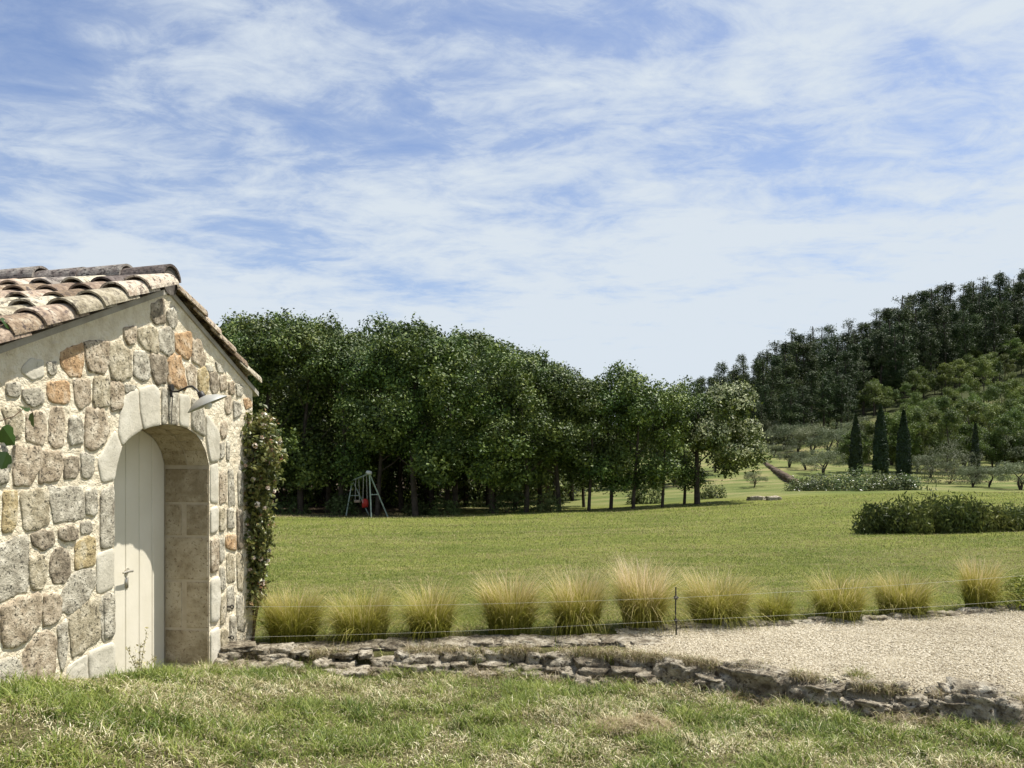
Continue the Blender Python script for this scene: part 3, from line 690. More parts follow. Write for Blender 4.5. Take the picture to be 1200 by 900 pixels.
# ------------------------------------------------------------------ plants near the camera
def ribbon_tuft(name,rng,n,H,spread,w,mats,mi=None,base=.06):
    a=rng.rand(n)*6.283; r=base*np.sqrt(rng.rand(n)); P=np.stack([r*np.cos(a),r*np.sin(a)*.8,np.zeros(n)],-1)
    az=a+rng.randn(n)*.7; ln=(np.abs(rng.randn(n))*.55+.25*r/base)*spread+.05; wild=rng.rand(n)<.28; ln=np.where(wild,ln+rng.rand(n)*.75,ln)
    lop=rng.rand()*6.283; ln=ln*(1+.35*np.cos(az-lop))
    h=H*(.38+.72*rng.rand(n)**1.25)*(1-.10*ln)
    return blades(P,h,w*(.6+.8*rng.rand(n)),rng,lean=ln,seg=6,name=name,mats=mats,dirs=az,curl=1.8,mi=mi)
def stipamat(name,lo,hi,H):
    m,nt,ns,L=nodes(name); out=N(ns,'ShaderNodeOutputMaterial'); b=N(ns,'ShaderNodeBsdfPrincipled',Roughness=.6); b.inputs['Specular IOR Level'].default_value=.2
    tl=N(ns,'ShaderNodeBsdfTranslucent'); mx=N(ns,'ShaderNodeMixShader'); mx.inputs[0].default_value=.35
    tc=N(ns,'ShaderNodeTexCoord'); sp=N(ns,'ShaderNodeSeparateXYZ'); L.new(tc.outputs['Object'],sp.inputs[0]); ge=N(ns,'ShaderNodeNewGeometry')
    a=N(ns,'ShaderNodeMath',operation='MULTIPLY'); L.new(sp.outputs[2],a.inputs[0]); a.inputs[1].default_value=1/H
    c=N(ns,'ShaderNodeMath',operation='MULTIPLY_ADD'); L.new(ge.outputs['Random Per Island'],c.inputs[0]); c.inputs[1].default_value=.5; c.inputs[2].default_value=-.25
    d=N(ns,'ShaderNodeMath',operation='ADD'); L.new(a.outputs[0],d.inputs[0]); L.new(c.outputs[0],d.inputs[1])
    r=ramp(ns,[(0,lo[0]),(.45,lo[1]),(.8,hi[0]),(1,hi[1])]); L.new(d.outputs[0],r.inputs[0])
    L.new(r.outputs[0],b.inputs['Base Color']); L.new(r.outputs[0],tl.inputs['Color']); L.new(b.outputs[0],mx.inputs[1]); L.new(tl.outputs[0],mx.inputs[2]); L.new(mx.outputs[0],out.inputs[0]); return m
SG=stipamat('feather_grass',((.15,.17,.018),(.29,.28,.04)),((.46,.39,.12),(.68,.54,.31)),.55)
SS=stipamat('feather_straw',((.26,.25,.06),(.44,.39,.13)),((.70,.57,.32),(.82,.68,.48)),.55)
TF=[(343,757,690,.50,'leafy green feather grass tuft nearest the building corner',.1),
(425,753,690,.46,'thinner straw-green feather grass tuft, second from the building',.35),
(505,751,683,.44,'upright yellow-green feather grass tuft, third from the building',.3),
(597,747,670,.46,'broad feather grass tuft, fourth from the building',.35),
(677,744,668,.46,'dense feather grass tuft, next but one left of the black post',.4),
(752,740,655,.50,'tallest plumed feather grass tuft just left of the black post',.5),
(840,737,670,.50,'loose straw-plumed feather grass tuft just right of the black post',.4),
(908,733,692,.36,'smallest feather grass tuft, second right of the black post',.25),
(983,729,668,.42,'bushy feather grass tuft, left of the joined pair beyond the gravel',.35),
(1057,722,667,.44,'bushy feather grass tuft, right of the joined pair beyond the gravel',.5),
(1148,718,653,.36,'narrow upright golden feather grass tuft near the right edge',.25)]
for i,(px,py,top,wd,lb,st) in enumerate(TF):
    X=(px-HX)/F*6.9
    for _ in range(3): Y=float(K_(X))+.12; X=(px-HX)/F*Y
    Z=gz(X,Y); r_=np.random.RandomState(100+i); H=(py-top)/F*Y*1.03
    n=int(2600*(wd/.45)**1.5); mi=(r_.rand(n)<st*.8).astype(int)
    me=ribbon_tuft('feather_grass',r_,n,H,(.26+.2*r_.rand()) if i not in (10,) else .22,.0056,[SG,SS],mi,base=(.21 if wd>.4 else .14)*(.8+.4*r_.rand()))
    tag(link('feather_grass',me,None,(X,Y,Z-.01),(0,0,i)),lb,'ornamental grass','feather grass tufts in a row along the path')

def leafcards(P,Nn,size,rng,asp=.55,fold=.0):
    n=len(P); Nn=Nn/(np.linalg.norm(Nn,axis=1)[:,None]+1e-9); t=rng.randn(n,3); t-=Nn*(t*Nn).sum(1)[:,None]; t/=np.linalg.norm(t,axis=1)[:,None]+1e-9
    s=np.cross(Nn,t); L_=(size*(.6+.8*rng.rand(n)))[:,None]
    V=np.stack([P-t*L_*.5,P+s*L_*asp*.5-Nn*L_*fold,P+t*L_*.5,P-s*L_*asp*.5-Nn*L_*fold],1).reshape(-1,3)
    return V,(np.arange(n)*4)[:,None]+np.array([[0,1,2,3]])
def cloudcrown(rng,lobes,per,sig,size,up=.4,asp=.6,flat=.8,fold=.08):
    """lobes: (n,4) centre + radius; leaves gather in small sprays on each lobe's shell"""
    P=[];Nn=[]
    for cx,cy,cz,r in lobes:
        k=max(4,int(per*r*r)); d=rng.randn(k,3); d/=np.linalg.norm(d,axis=1)[:,None]
        c=np.array([cx,cy,cz])+d*r*(.55+.45*rng.rand(k,1)**.5)*np.array([1,1,flat])
        m=14; off=rng.randn(k,m,3)*sig; P.append((c[:,None]+off).reshape(-1,3)); Nn.append((d[:,None]*.8+rng.randn(k,m,3)*.7+np.array([0,0,up])).reshape(-1,3))
    return leafcards(np.concatenate(P),np.concatenate(Nn),size,rng,asp,fold)
# climbing rose at the building corner
X,Y=(291-HX)/F*6.9,6.9; Z=gz(X,Y)
rose=thing('climbing_rose','climbing rose with pale blooms trained up the corner of the stone building','rose bush',(X,Y,Z))
r_=np.random.RandomState(9); prof_z=np.array([0,.25,.5,.9,1.2,1.55,1.85,2.1,2.22]); prof_r=np.array([.05,.07,.10,.13,.14,.19,.19,.15,.07]); prof_x=np.array([-.03,-.03,.0,.05,.02,.05,.03,-.03,-.08])
mb=MB()
canes=[]
for k in range(7):
    zz_=np.linspace(0,2.05-.2*(k%3),12); ph=r_.rand()*6.3; am=.07+.06*r_.rand()
    p=np.stack([np.interp(zz_,prof_z,prof_x)+am*np.cos(ph+zz_*1.3)*np.minimum(1,zz_+.2)+(-.06+.02*k),.06*np.sin(ph+zz_*2),zz_],-1); canes.append(p); tube(mb,p,np.linspace(.014,.004,12),6)
link('canes',mb.mesh('canes',[mat('rose_cane',[(.3,(.06,.04,.025)),(.7,(.16,.11,.07))],bump=.3)],True),rose)
k=900; zc_=.30+r_.rand(k)**.85*1.8; rr=np.interp(zc_,prof_z,prof_r)*(.45+.85*r_.rand(k)); a=r_.rand(k)*6.28
lump=.75+.5*vn(zc_*4,a*1.2)
c=np.stack([np.interp(zc_,prof_z,prof_x)+rr*lump*np.cos(a)*1.0,rr*lump*np.sin(a)*.8,zc_],-1)
m=11; P=(c[:,None]+r_.randn(k,m,3)*.032).reshape(-1,3); V,Fq=leafcards(P,r_.randn(k*m,3)+np.array([.4,-.3,.7]),.048,r_,.6,.1)
RL=leafmat('rose_leaf',[(0,(.05,.075,.02)),(.45,(.15,.19,.045)),(.8,(.30,.32,.10)),(1,(.46,.26,.13))],nscale=8,trans=.35,rough=.4,spec=.5)
link('foliage',mesh_np('foliage',V,Fq,[RL]),rose)
RP=mat('rose_petal',[(.2,(.55,.36,.27)),(.5,(.74,.64,.52)),(.8,(.82,.78,.68))],scale=9,bump=0,rough=.6,islands=.7)
k=85; zc_=.45+r_.rand(k)**.8*1.65; rr=np.interp(zc_,prof_z,prof_r)*(.95+.5*r_.rand(k)); a=r_.rand(k)*6.28
c=np.stack([np.interp(zc_,prof_z,prof_x)+rr*np.cos(a),rr*np.sin(a)*.8,zc_],-1); k2=16; d=r_.randn(k,k2,3); d/=np.linalg.norm(d,axis=-1)[...,None]
P=(c[:,None]+d*.014*(.3+1.3*r_.rand(k,1,1))).reshape(-1,3); V,Fq=leafcards(P,(d+r_.randn(k,k2,3)*.3).reshape(-1,3),.028,r_,.9,-.15)
link('blossom',mesh_np('blossom',V,Fq,[RP]),rose)
# low plant at the foot of the rose and sprig at left edge
def leafy(name,label,cat,loc,rng,k,rad,H,leaf,matl,m=10,asp=.5,group=None,parts=True):
    t=thing(name,label,cat,loc,0,group); d=rng.randn(k,3); d/=np.linalg.norm(d,axis=1)[:,None]; d[:,2]=np.abs(d[:,2])
    c=d*np.array([rad[0],rad[1],H])*(.5+.5*rng.rand(k,1)**.5)*(.8+.4*vn(d[:,0:1]*3+5,d[:,1:2]*3+9)); P=(c[:,None]+rng.randn(k,m,3)*leaf*.9).reshape(-1,3)
    V,Fq=leafcards(P,(d[:,None]+rng.randn(k,m,3)*.8+np.array([0,0,.4])).reshape(-1,3),leaf,rng,asp,.1); link('foliage',mesh_np('foliage',V,Fq,[matl]),t)
    mb=MB()
    for j in range(7):
        e=c[rng.randint(k)]*.8; tube(mb,[(0,0,-.05),tuple(e*np.array([.4,.4,.5])),tuple(e)],[leaf*.16,leaf*.12,leaf*.05],5)
    link('stems',mb.mesh('stems',[bpy.data.materials['rose_cane']],True),t); return t
GL=leafmat('vine_leaf',[(0,(.02,.05,.008)),(1,(.05,.11,.015))],nscale=9,trans=.2,rough=.35,spec=.4)
sp_u,sp_z=wp(-7,503); vine=thing('vine_sprig','vine sprig with broad green leaves in front of the wall at the left edge','vine',bw(.10,sp_u,sp_z),PHI)
mb=MB(); tube(mb,[(.0,-.35,-.1),(.02,-.15,.02),(.0,0.02,.07),(0,.09,.12),(0,.14,.115),(0,.155,.07)],[.004,.003,.003,.002,.002,.0015],5); tube(mb,[(-.02,-.3,.3),(0,-.12,.5),(0,-.02,.56)],.0025,5); link('stem',mb.mesh('stem',[bpy.data.materials['rose_cane']],True),vine)
def bigleaf(mb,c,L_,ax,nr):
    ax=Vector(ax).normalized(); nr=Vector(nr).normalized(); sd=ax.cross(nr).normalized(); c=Vector(c)
    o_=[(0,0),(.12,.34),(.42,.48),(.6,.30),(.78,.30),(1,0),(.78,-.30),(.6,-.30),(.42,-.48),(.12,-.34)]
    V=[tuple(c+ax*(a*L_)+sd*(b*L_)-nr*(abs(b)*L_*.25)) for a,b in o_]+[tuple(c+ax*(.45*L_))]
    mb.add(V,[(i,(i+1)%10,10) for i in range(10)])
mb=MB(); bigleaf(mb,(0,-.06,.01),.125,(0,.45,-.5),(1,-.3,.2)); bigleaf(mb,(0,.15,.10),.085,(0,.1,-1),(.6,.9,.2)); bigleaf(mb,(0,.07,.115),.06,(0,.9,.1),(.6,.1,.9)); bigleaf(mb,(0,-.06,.55),.08,(0,.8,.1),(.8,0,.5)); bigleaf(mb,(0,-.03,-.12),.1,(0,-.3,-.7),(1,-.3,.2))
link('leaves',mb.mesh('leaves',[GL]),vine)
# weeds at the door, dead clump, small plants
rg=np.random.RandomState(31)
u_,z_=wp(158,790,.06); wx,wy,_=bw(.10,u_,0)
wd=thing('weed','thin flowering weed standing in front of the cream door','plant',(wx,wy,gz(wx,wy)))
mb=MB(); LP=[]
for (dx_,dz_) in ((.0,.22),(.03,.30),(-.03,.15),(.06,.12),(-.06,.2)):
    p=[(0,0,-.02),(dx_*.5,-.01+dx_*.3,dz_*.5),(dx_,dx_,dz_)]; tube(mb,p,[.0025,.002,.001],5)
    for t in np.linspace(.3,1,7): LP.append((dx_*t,dx_*t,dz_*t))
link('stems',mb.mesh('stems',[g_dry]),wd)
P=np.repeat(np.array(LP),5,0)+rg.randn(len(LP)*5,3)*.012; V,Fq=leafcards(P,rg.randn(len(P),3),.02,rg,.5); link('leaves',mesh_np('leaves',V,Fq,[g_dry]),wd)
wlst=((180,792,'low weed clump at the right foot of the cream door'),(245,790,'grassy weed clump at the foot of the right door jamb'),(815,803,'bright green weed clump against the boulders at the path edge'),(1005,795,'small yellow-green weed growing between the path edging stones'),(560,770,'small green weed on the dry-stone step'))
for i,(px,py,lb) in enumerate(wlst):
    X,Y,Z=spot(px,py); Y-=.02; n=260; me=ribbon_tuft('weed',rg,n,.13,1.3,.004,[g_green,g_dry],(rg.rand(n)<.25).astype(int),base=.07)
    tag(link('weed',me,None,(X,Y,gz(X,Y))),lb,'plant')
X,Y,Z=spot(742,858); n=2600; a=rg.rand(n)*6.28; r=np.sqrt(rg.rand(n)); P=np.stack([r*np.cos(a)*.27,r*np.sin(a)*.13,(.045+.02*np.sin(a*3))*(1-r*r)*(1+.5*np.cos(a))],-1)
me=blades(P,.05+.05*rg.rand(n),np.full(n,.004),rg,lean=1.6,seg=3,name='dead_grass_clump',mats=[leafmat('dead_straw',[(0,(.25,.19,.10)),(.5,(.45,.36,.21)),(1,(.62,.53,.36))],nscale=5)])
tag(link('dead_grass_clump',me,None,(X,Y,Z),(0,0,-.15)),'flattened clump of dead straw grass lying in the foreground turf','grass clump')
# spurge at right edge
SPU=leafmat('spurge',[(0,(.06,.11,.02)),(.6,(.16,.22,.03)),(1,(.36,.38,.05))],nscale=6)
Y=7.9;X=(1200-HX)/F*Y; leafy('spurge','green spurge plant cut by the right edge beside the last grass tuft','plant',(X,Y,gz(X,Y)),rg,110,(.22,.22),.38,.05,SPU,asp=.35)

# ------------------------------------------------------------------ trees
BARK=mat('bark',[(.3,(.03,.024,.018)),(.6,(.075,.06,.045))],scale=4,bump=.8,bscale=14,bdist=.04)
def trunk(mb,rng,H,r,lean=.2,limbs=6,start=.3,spread=2.0):
    z=np.linspace(-.3,H,8); ph=rng.rand()*6.28
    p=np.stack([lean*np.sin(z/H*2+ph)*z/H,lean*np.cos(z/H*2.4+ph)*z/H,z],-1); tube(mb,p,r*(1.15-z/H*.85).clip(.12),8)
    for k in range(limbs):
        t=start+(1-start)*k/limbs*.9; b=np.array([np.interp(t*H,z,p[:,i]) for i in range(3)]); a=rng.rand()*6.28; l=spread*(1.1-t*.6)
        e=b+np.array([math.cos(a)*l,math.sin(a)*l,l*(.7+.4*rng.rand())]); m_=(b+e)/2+np.array([0,0,-.1*l]); tube(mb,[b,m_,e],[r*.4*(1.2-t),r*.28*(1.2-t),r*.08],6)
def lobes_round(rng,H,base,rx,n,rl):
    L_=[]
    cz=(H+base)/2; rz=(H-base)/2
    for i in range(n):
        d=rng.randn(3); d/=np.linalg.norm(d); s=(.4+.72*rng.rand()**.6)
        z=d[2]*s; w_=1.0-.25*max(z,0)
        L_.append((d[0]*rx*s*w_,d[1]*rx*s*w_,cz+z*rz*.95,rl*(.65+.6*rng.rand())))
    L_.append((0,0,H-rl*.8,rl*.8)); return np.array(L_)
GRV=leafmat('grove_leaf',[(0,(.016,.032,.008)),(.42,(.056,.094,.018)),(.72,(.13,.18,.034)),(1,(.28,.33,.075))],nscale=.8,trans=.08,isl=.6,spec=.3)  # darker mids and bright ends put crown shade and sun flecks into the colour
def make_tree(kind,seed):
    rng=np.random.RandomState(seed); mb=MB()
    if kind=='grove':   # tall dense broadleaf
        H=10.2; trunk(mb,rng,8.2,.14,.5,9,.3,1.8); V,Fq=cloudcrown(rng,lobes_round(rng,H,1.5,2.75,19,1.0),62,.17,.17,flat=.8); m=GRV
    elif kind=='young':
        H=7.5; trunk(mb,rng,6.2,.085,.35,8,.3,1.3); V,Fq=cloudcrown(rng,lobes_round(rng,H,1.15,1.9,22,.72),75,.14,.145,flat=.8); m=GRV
    elif kind=='pine':
        H=12.5; trunk(mb,rng,12,.17,.3,4,.6,1.2); L_=[]
        for i in range(34):
            t=rng.rand(); z=2.0+t*10.2; rr=(1-t)**.7*1.75+.2; a=rng.rand()*6.28; s=rng.rand()**.5; L_.append((math.cos(a)*rr*s,math.sin(a)*rr*s,z,.55+.45*rng.rand()*(1.2-t)))
        V,Fq=cloudcrown(rng,np.array(L_),20,.20,.27,up=.5,asp=.35,flat=.6); m=PIN
    elif kind=='hill':
        H=6.5; trunk(mb,rng,5.6,.10,.5,8,.3,1.7); V,Fq=cloudcrown(rng,lobes_round(rng,H,.7,2.2,20,.62),62,.16,.18,flat=.7); m=HIL
    elif kind=='olive':
        H=2.9
        for k in range(3): trunk(mb,rng,1.9,.08,.5,4,.3,.8)
        V,Fq=cloudcrown(rng,lobes_round(rng,H,.7,1.5,16,.55),95,.10,.11,asp=.35,flat=.7); m=OLV
    return mb.mesh('trunk',[BARK],True), mesh_np('crown',V,Fq,[m])
PIN=leafmat('pine_needles',[(0,(.012,.024,.008)),(.5,(.036,.060,.016)),(1,(.10,.13,.035))],nscale=.35,trans=.1,isl=.6,spec=.2)
HIL=leafmat('hill_leaf',[(0,(.035,.06,.014)),(.5,(.095,.14,.028)),(1,(.21,.255,.055))],nscale=.4,trans=.3,isl=.6)
OLV=leafmat('olive_leaf',[(0,(.075,.095,.045)),(.5,(.125,.15,.07)),(1,(.20,.22,.12))],nscale=1,trans=.2,isl=.6)
proto={}  # kind -> list of (trunk mesh, crown mesh)
for kd,cnt in (('grove',4),('young',3),('pine',4),('hill',3),('olive',3)):
    proto[kd]=[make_tree(kd,11*i+len(kd)*7+1) for i in range(cnt)]
HT={'grove':10.2,'young':7.5,'pine':12.5,'hill':6.5,'olive':2.9}
NAMES={'grove':'broadleaf_tree','young':'young_tree','pine':'pine_tree','hill':'hillside_tree','olive':'olive_tree'}
rq=random.Random(77)
def plant(kd,X,Y,top=None,label='',cat='tree',group=None,sw=1.0,H=None,z=None,v=None):
    tr,cr_=proto[kd][rq.randrange(len(proto[kd])) if v is None else v]; Z=gz(X,Y) if z is None else z
    if top is not None: H=(ZC+(HY-top)/F*Y-Z)
    s=H/HT[kd]; t=thing(NAMES[kd],label,cat,(X,Y,Z),rq.random()*6.28,group); sx=s*sw*rq.uniform(.93,1.07); t.scale=(sx,sx,s)
    link('trunk',tr,t); link('crown',cr_,t); return t
def plantpx(kd,px,Y,top,label,**k): X=(px-HX)/F*Y; return plant(kd,X,Y,top,label,**k)
# front row of the grove: each one described
FR=[(262,39,382,'dark broadleaf tree rising right behind the eave of the stone building',1.05),
(303,40,360,'broadleaf tree with a ragged high top just right of the stone building',1.1),
(352,41,362,'tall broadleaf tree in the grove, left of the swing frame',1.05),
(398,41,381,'broadleaf tree shading the left leg of the swing frame',1.0),
(442,41,383,'dense broadleaf tree behind the right side of the swing frame',1.0),
(487,40,368,'tall rounded broadleaf tree in the grove, right of the swing frame',1.1),
(533,42,378,'broadleaf tree in the middle of the grove, second right of the swing frame',1.0),
(577,41,386,'broadleaf tree with crown reaching low above the pale green bush',1.1),
(617,40,410,'broadleaf tree where the grove roofline starts to step down',1.05),
(655,41,417,'pointed broadleaf tree at the right end of the dense grove',1.05)]
for px,Y,top,lb,sw in FR: plantpx('grove',px,Y+rq.uniform(-.5,.5),top+(16 if px<280 else rq.uniform(2,12)),lb,sw=sw,group='broadleaf trees along the front of the grove')
for px,Y,top,lb in ((690,41,445,'slim young tree at the left of the open row of trunks'),(716,42,436,'young tree in the open row with a bushy dark top'),(742,41.5,434,'tallest young tree in the open row of trunks'),(776,42,445,'broad young tree with drooping right side, left of the flowering tree'),(802,44,450,'rounded young tree just behind the flowering tree')):
    plantpx('young',px,Y,top,lb,group='young trees at the right end of the grove',sw=1.05)
for row,(Y0,dt) in enumerate(((46,8),(52,0),(59,-4),(68,2))):
    for px in range(210,690,36):
        p=px+rq.uniform(-12,12); top=np.interp(p,[220,300,360,430,490,560,600,650,700],[385,366,368,385,374,388,400,425,450])+dt+rq.uniform(-4,10)
        plantpx('grove',p,Y0+rq.uniform(-2,2),top,'broadleaf tree in the depth of the dark grove, hidden behind the front trees',group='broadleaf trees behind the front of the grove',sw=.95)
for px in (706,736,764,790,815,838): plantpx('hill',px,66+rq.uniform(-4,6),462+rq.uniform(-6,8),'light green tree seen beyond the open row of young trees',group='light trees beyond the young row')
# flowering tree
rng=np.random.RandomState(61); X,Y=(817-HX)/F*43,43.; Z=gz(X,Y)
ft=thing('flowering_tree','round tree covered in cream flower sprays on a dark single trunk at the lawn edge','tree',(X,Y,Z)); Hh=ZC+(HY-452)/F*Y-Z
mb=MB(); trunk(mb,rng,Hh*.8,.16,.1,8,.25,1.6); link('trunk',mb.mesh('trunk',[BARK],True),ft)
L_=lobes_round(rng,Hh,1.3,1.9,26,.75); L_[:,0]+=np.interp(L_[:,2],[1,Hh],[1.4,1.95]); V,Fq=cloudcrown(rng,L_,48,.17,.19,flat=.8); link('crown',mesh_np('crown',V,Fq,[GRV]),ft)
P=[];Nn=[]
for cx,cy,cz,r in L_:
    k=int(52*r*r); d=rng.randn(k,3); d[:,2]=np.abs(d[:,2])*1.0-.2; d/=np.linalg.norm(d,axis=1)[:,None]; c=np.array([cx,cy,cz])+d*r*np.array([1.05,1.05,.85]); P.append((c[:,None]+rng.randn(k,7,3)*.10).reshape(-1,3)); Nn.append((d[:,None]+rng.randn(k,7,3)*.6).reshape(-1,3))
V,Fq=leafcards(np.concatenate(P),np.concatenate(Nn),.15,rng,.4,.1); FL=leafmat('cream_flower',[(0,(.22,.25,.11)),(.5,(.38,.39,.21)),(1,(.56,.54,.36))],trans=.2,nscale=2)
link('blossom',mesh_np('blossom',V,Fq,[FL]),ft)
# undergrowth along grove edge
UG=leafmat('bush_leaf',[(0,(.04,.065,.015)),(.5,(.09,.125,.035)),(1,(.16,.20,.07))],nscale=1,isl=.7)
for i,(px,py,w_,h_,lb) in enumerate(((400,604,.9,1.1,'low bush at the left foot of the swing frame'),(488,603,.8,.7,'low bush at the lawn edge right of the swing frame'),(595,600,1.1,1.5,'pale green bush standing under the middle of the grove'),(520,601,1.0,.8,'dark low bush under the grove between two lit bushes'),(340,610,1.2,.9,'low dark undergrowth right of the building beneath the trees'),(745,592,.5,.9,'small leafy sapling bush between the young trunks'),(762,592,.9,1.3,'yellow-green bush at the right of the young trunks'),(835,580,.9,.9,'dark round shrub in the dry meadow left of the flowering trunk'),(640,599,1.0,1.0,'dark bush at the right end of the dense grove'))):
    X,Y,Z=atY(px,40.2+rq.random()*1.5) if px<700 else atY(px,47); leafy('bush',lb,'bush',(X,Y,Z-.05),rg,90,(w_,w_*.8),h_*1.1,.15,UG)
# dark understory further in (keeps the wood closed as in the photograph)
for i in range(36):
    px=215+i*13+rq.uniform(-8,8); Y=rq.uniform(50,64); X,Y,Z=atY(px,Y); leafy('understory_shrub','dark understory shrub deep inside the grove','shrub',(X,Y,Z-.1),rg,60,(2.0,1.4),rq.uniform(2.8,4.4),.30,GRV,m=12,group='understory shrubs deep in the grove')

# ---- right: hillside pines
skx=[800,830,850,880,905,925,950,985,1010,1040,1060,1100,1130,1150,1200,1320]; sky_=[455,438,425,411,404,394,386,378,380,352,345,341,338,329,322,300]
pl='dark pine standing in the wood that covers the hillside'; pg='pines of the hillside wood'
def pines(px0,px1,step,Yf,lo,hi,dt):
    p=px0
    while p<px1:
        pp=p+rq.uniform(-step*.35,step*.35); Y=Yf(pp)*rq.uniform(.97,1.03); X=(pp-HX)/F*Y; top=np.interp(pp,skx,sky_)+dt+rq.choice([rq.uniform(-9,0),rq.uniform(0,20),rq.uniform(4,14)]); Z=gz(X,Y); H=ZC+(HY-top)/F*Y-Z
        H=min(max(H,lo),hi)
        plant('pine',X,Y,None,pl,group=pg,H=H,sw=rq.uniform(1.0,1.5)); p+=step
pines(822,1300,13,lambda p:np.interp(p,[800,900,1000,1200,1300],[112,122,130,150,150]),9,17,0)
pines(818,1300,14,lambda p:np.interp(p,[800,900,1000,1200,1300],[122,135,145,170,170]),9,20,0)
pines(1000,1320,14,lambda p:np.interp(p,[1000,1200,1300],[160,185,190]),9,22,0)
pines(835,1290,12,lambda p:np.interp(p,[800,900,1000,1200,1300],[106,114,120,138,138]),8,14,16)
pines(1010,1300,12,lambda p:np.interp(p,[1000,1200,1300],[113,128,130]),8,14,34)
pines(850,1290,14,lambda p:np.interp(p,[800,900,1000,1200,1300],[104,110,117,134,134]),6,10,30)
for p in range(868,1310,8):
    pp=p+rq.uniform(-4,4); Y=np.interp(pp,[868,940,1000,1200,1310],[99,102,108,121,126])*rq.uniform(.97,1.04); X=(pp-HX)/F*Y
    if pp<1000:
        Y*=.965; X=(pp-HX)/F*Y; plant('pine',X,Y,None,pl,group=pg,H=rq.uniform(7,10)*np.interp(pp,[868,1000],[.8,1.1]),sw=1.25); continue
    plant('pine' if rq.random()<.3 else 'hill',X,Y,None,'small tree at the foot of the dark pine wood on the slope',group='small trees at the foot of the pine wood',H=rq.uniform(3.2,5.2),sw=1.2)
for p in range(1120,1320,11):
    pp=p+rq.uniform(-5,5); Y=rq.uniform(124,136); X=(pp-HX)/F*Y
    plant('hill',X,Y,None,'small tree at the foot of the dark pine wood on the slope',group='small trees at the foot of the pine wood',H=rq.uniform(4,6),sw=1.2)
# ---- light broadleaf trees on the slope
cnt=0
while cnt<105:
    p=rq.uniform(925,1255); top=rq.uniform(np.interp(p,[920,985,1050,1110,1150,1250],[522,512,468,452,435,440]),532); Hw=rq.uniform(3.2,5.6)
    Ys=np.linspace(66,128,125); Xs=(p-HX)/F*Ys; Hs=ZC+(HY-top)/F*Ys-(ZC+G(Xs,Ys)); k=int(np.argmin(np.abs(Hs-Hw)))
    if abs(Hs[k]-Hw)>.6: 
        cnt+=.2; continue
    cnt+=1; plant('hill',float(Xs[k]),float(Ys[k]),None,'light green broadleaf tree on the slope below the pines',group='light green trees below the pines',H=float(Hs[k]),sw=rq.uniform(.8,1.15))
plantpx('hill',1152,100,425,'tall light green tree with bare twigs rising in front of the pines at right',sw=.8)
plantpx('pine',1146,78,470,'thin isolated pine with a bare dark trunk above the big olive',sw=.55)
# ---- orchard olives
OL=[(884,571,552,'small olive tree just right of the flowering tree',1.1),(907,536,520,'distant small olive at the top left of the orchard',1.2),(925,548,524,'olive tree in the orchard, first right of the retaining wall',1.2),(944,551,528,'olive tree in the orchard, second right of the retaining wall',1.2),(965,556,527,'olive tree in the orchard with a forked trunk, left of the cypresses',1.2),
(1140,571,545,'slim-trunked olive just right of the big round olive',1.0),(1159,571,548,'slim-trunked olive behind the lawn near the right edge',1.1),(1196,574,540,'olive bush cut by the right edge of the picture',1.2),
(1090,560,532,'grey-green olive half hidden left behind the big round olive',1.3)]
for px,py,top,lb,sw in OL:
    X,Y,Z=spot(px,py,40,150); plant('olive',X,Y,top,lb,sw=sw*1.15)
for px,py in ((900,527),(918,528),(935,530),(952,533),(972,535),(988,540),(990,530),(1015,540),(1045,545),(1075,548),(1130,548),(1170,550),(1200,552),(890,532),(1010,528),(1090,540),(1150,540),(1230,560)):
    X,Y,Z=spot(px,py,40,170); plant('olive',X,Y,None,'grey-green olive tree among the far orchard rows',group='olives in the far orchard rows',H=rq.uniform(2.8,3.6),sw=1.25)
Xo,Yo,Zo=atY(1113,55); leafy('olive_tree','big round bushy multi-stemmed olive standing right of the cypresses','tree',(Xo,Yo,Zo),rg,520,(2.5,2.0),3.0,.13,OLV,asp=.35)
# ---- cypresses
CYM=leafmat('cypress_leaf',[(0,(.010,.022,.008)),(.6,(.022,.040,.012)),(1,(.035,.058,.016))],nscale=1.5,trans=.08,isl=.6)
for i,(px,base,top,wp_,Y,lb) in enumerate(((1003,568,486,16,62,'left and shortest of the three dark cypresses'),(1032,573,475,20,60,'middle and tallest of the three dark cypresses'),(1059,578,481,18,57,'right of the three dark cypresses, tapering to a fine tip'),(1143,548,497,11,57.5,'small lone dark cypress on the slope above the big olive'))):
    rng=np.random.RandomState(200+i); X,Y,Z=atY(px,Y); Z2=ZC+(HY-base)/F*Y; H=ZC+(HY-top)/F*Y-Z; r=wp_/2/F*Y*.9
    t=thing('cypress',lb,'tree',(X,Y,Z),0,'dark cypresses'); mb=MB(); tube(mb,[(0,0,-.3),(0,0,H*.5)],[.12,.05],8); link('trunk',mb.mesh('trunk',[BARK],True),t)
    n=9000 if i<3 else 3000; zf=rng.rand(n)**.9; pr=np.interp(zf,[0,.05,.2,.45,.7,.88,1],[.6,.9,1,.88,.62,.30,.03])*r*(.75+.3*rng.rand(n)+.25*(fbm(zf*9,rng.rand(n)*0+i,2)-.5)); a=rng.rand(n)*6.28
    P=np.stack([pr*np.cos(a),pr*np.sin(a),.1+zf*(H-.1)],-1); Nn=np.stack([np.cos(a),np.sin(a),np.zeros(n)],-1)+rng.randn(n,3)*.5
    V,Fq=leafcards(P,Nn,.22,rng,.4); link('crown',mesh_np('crown',V,Fq,[CYM]),t)
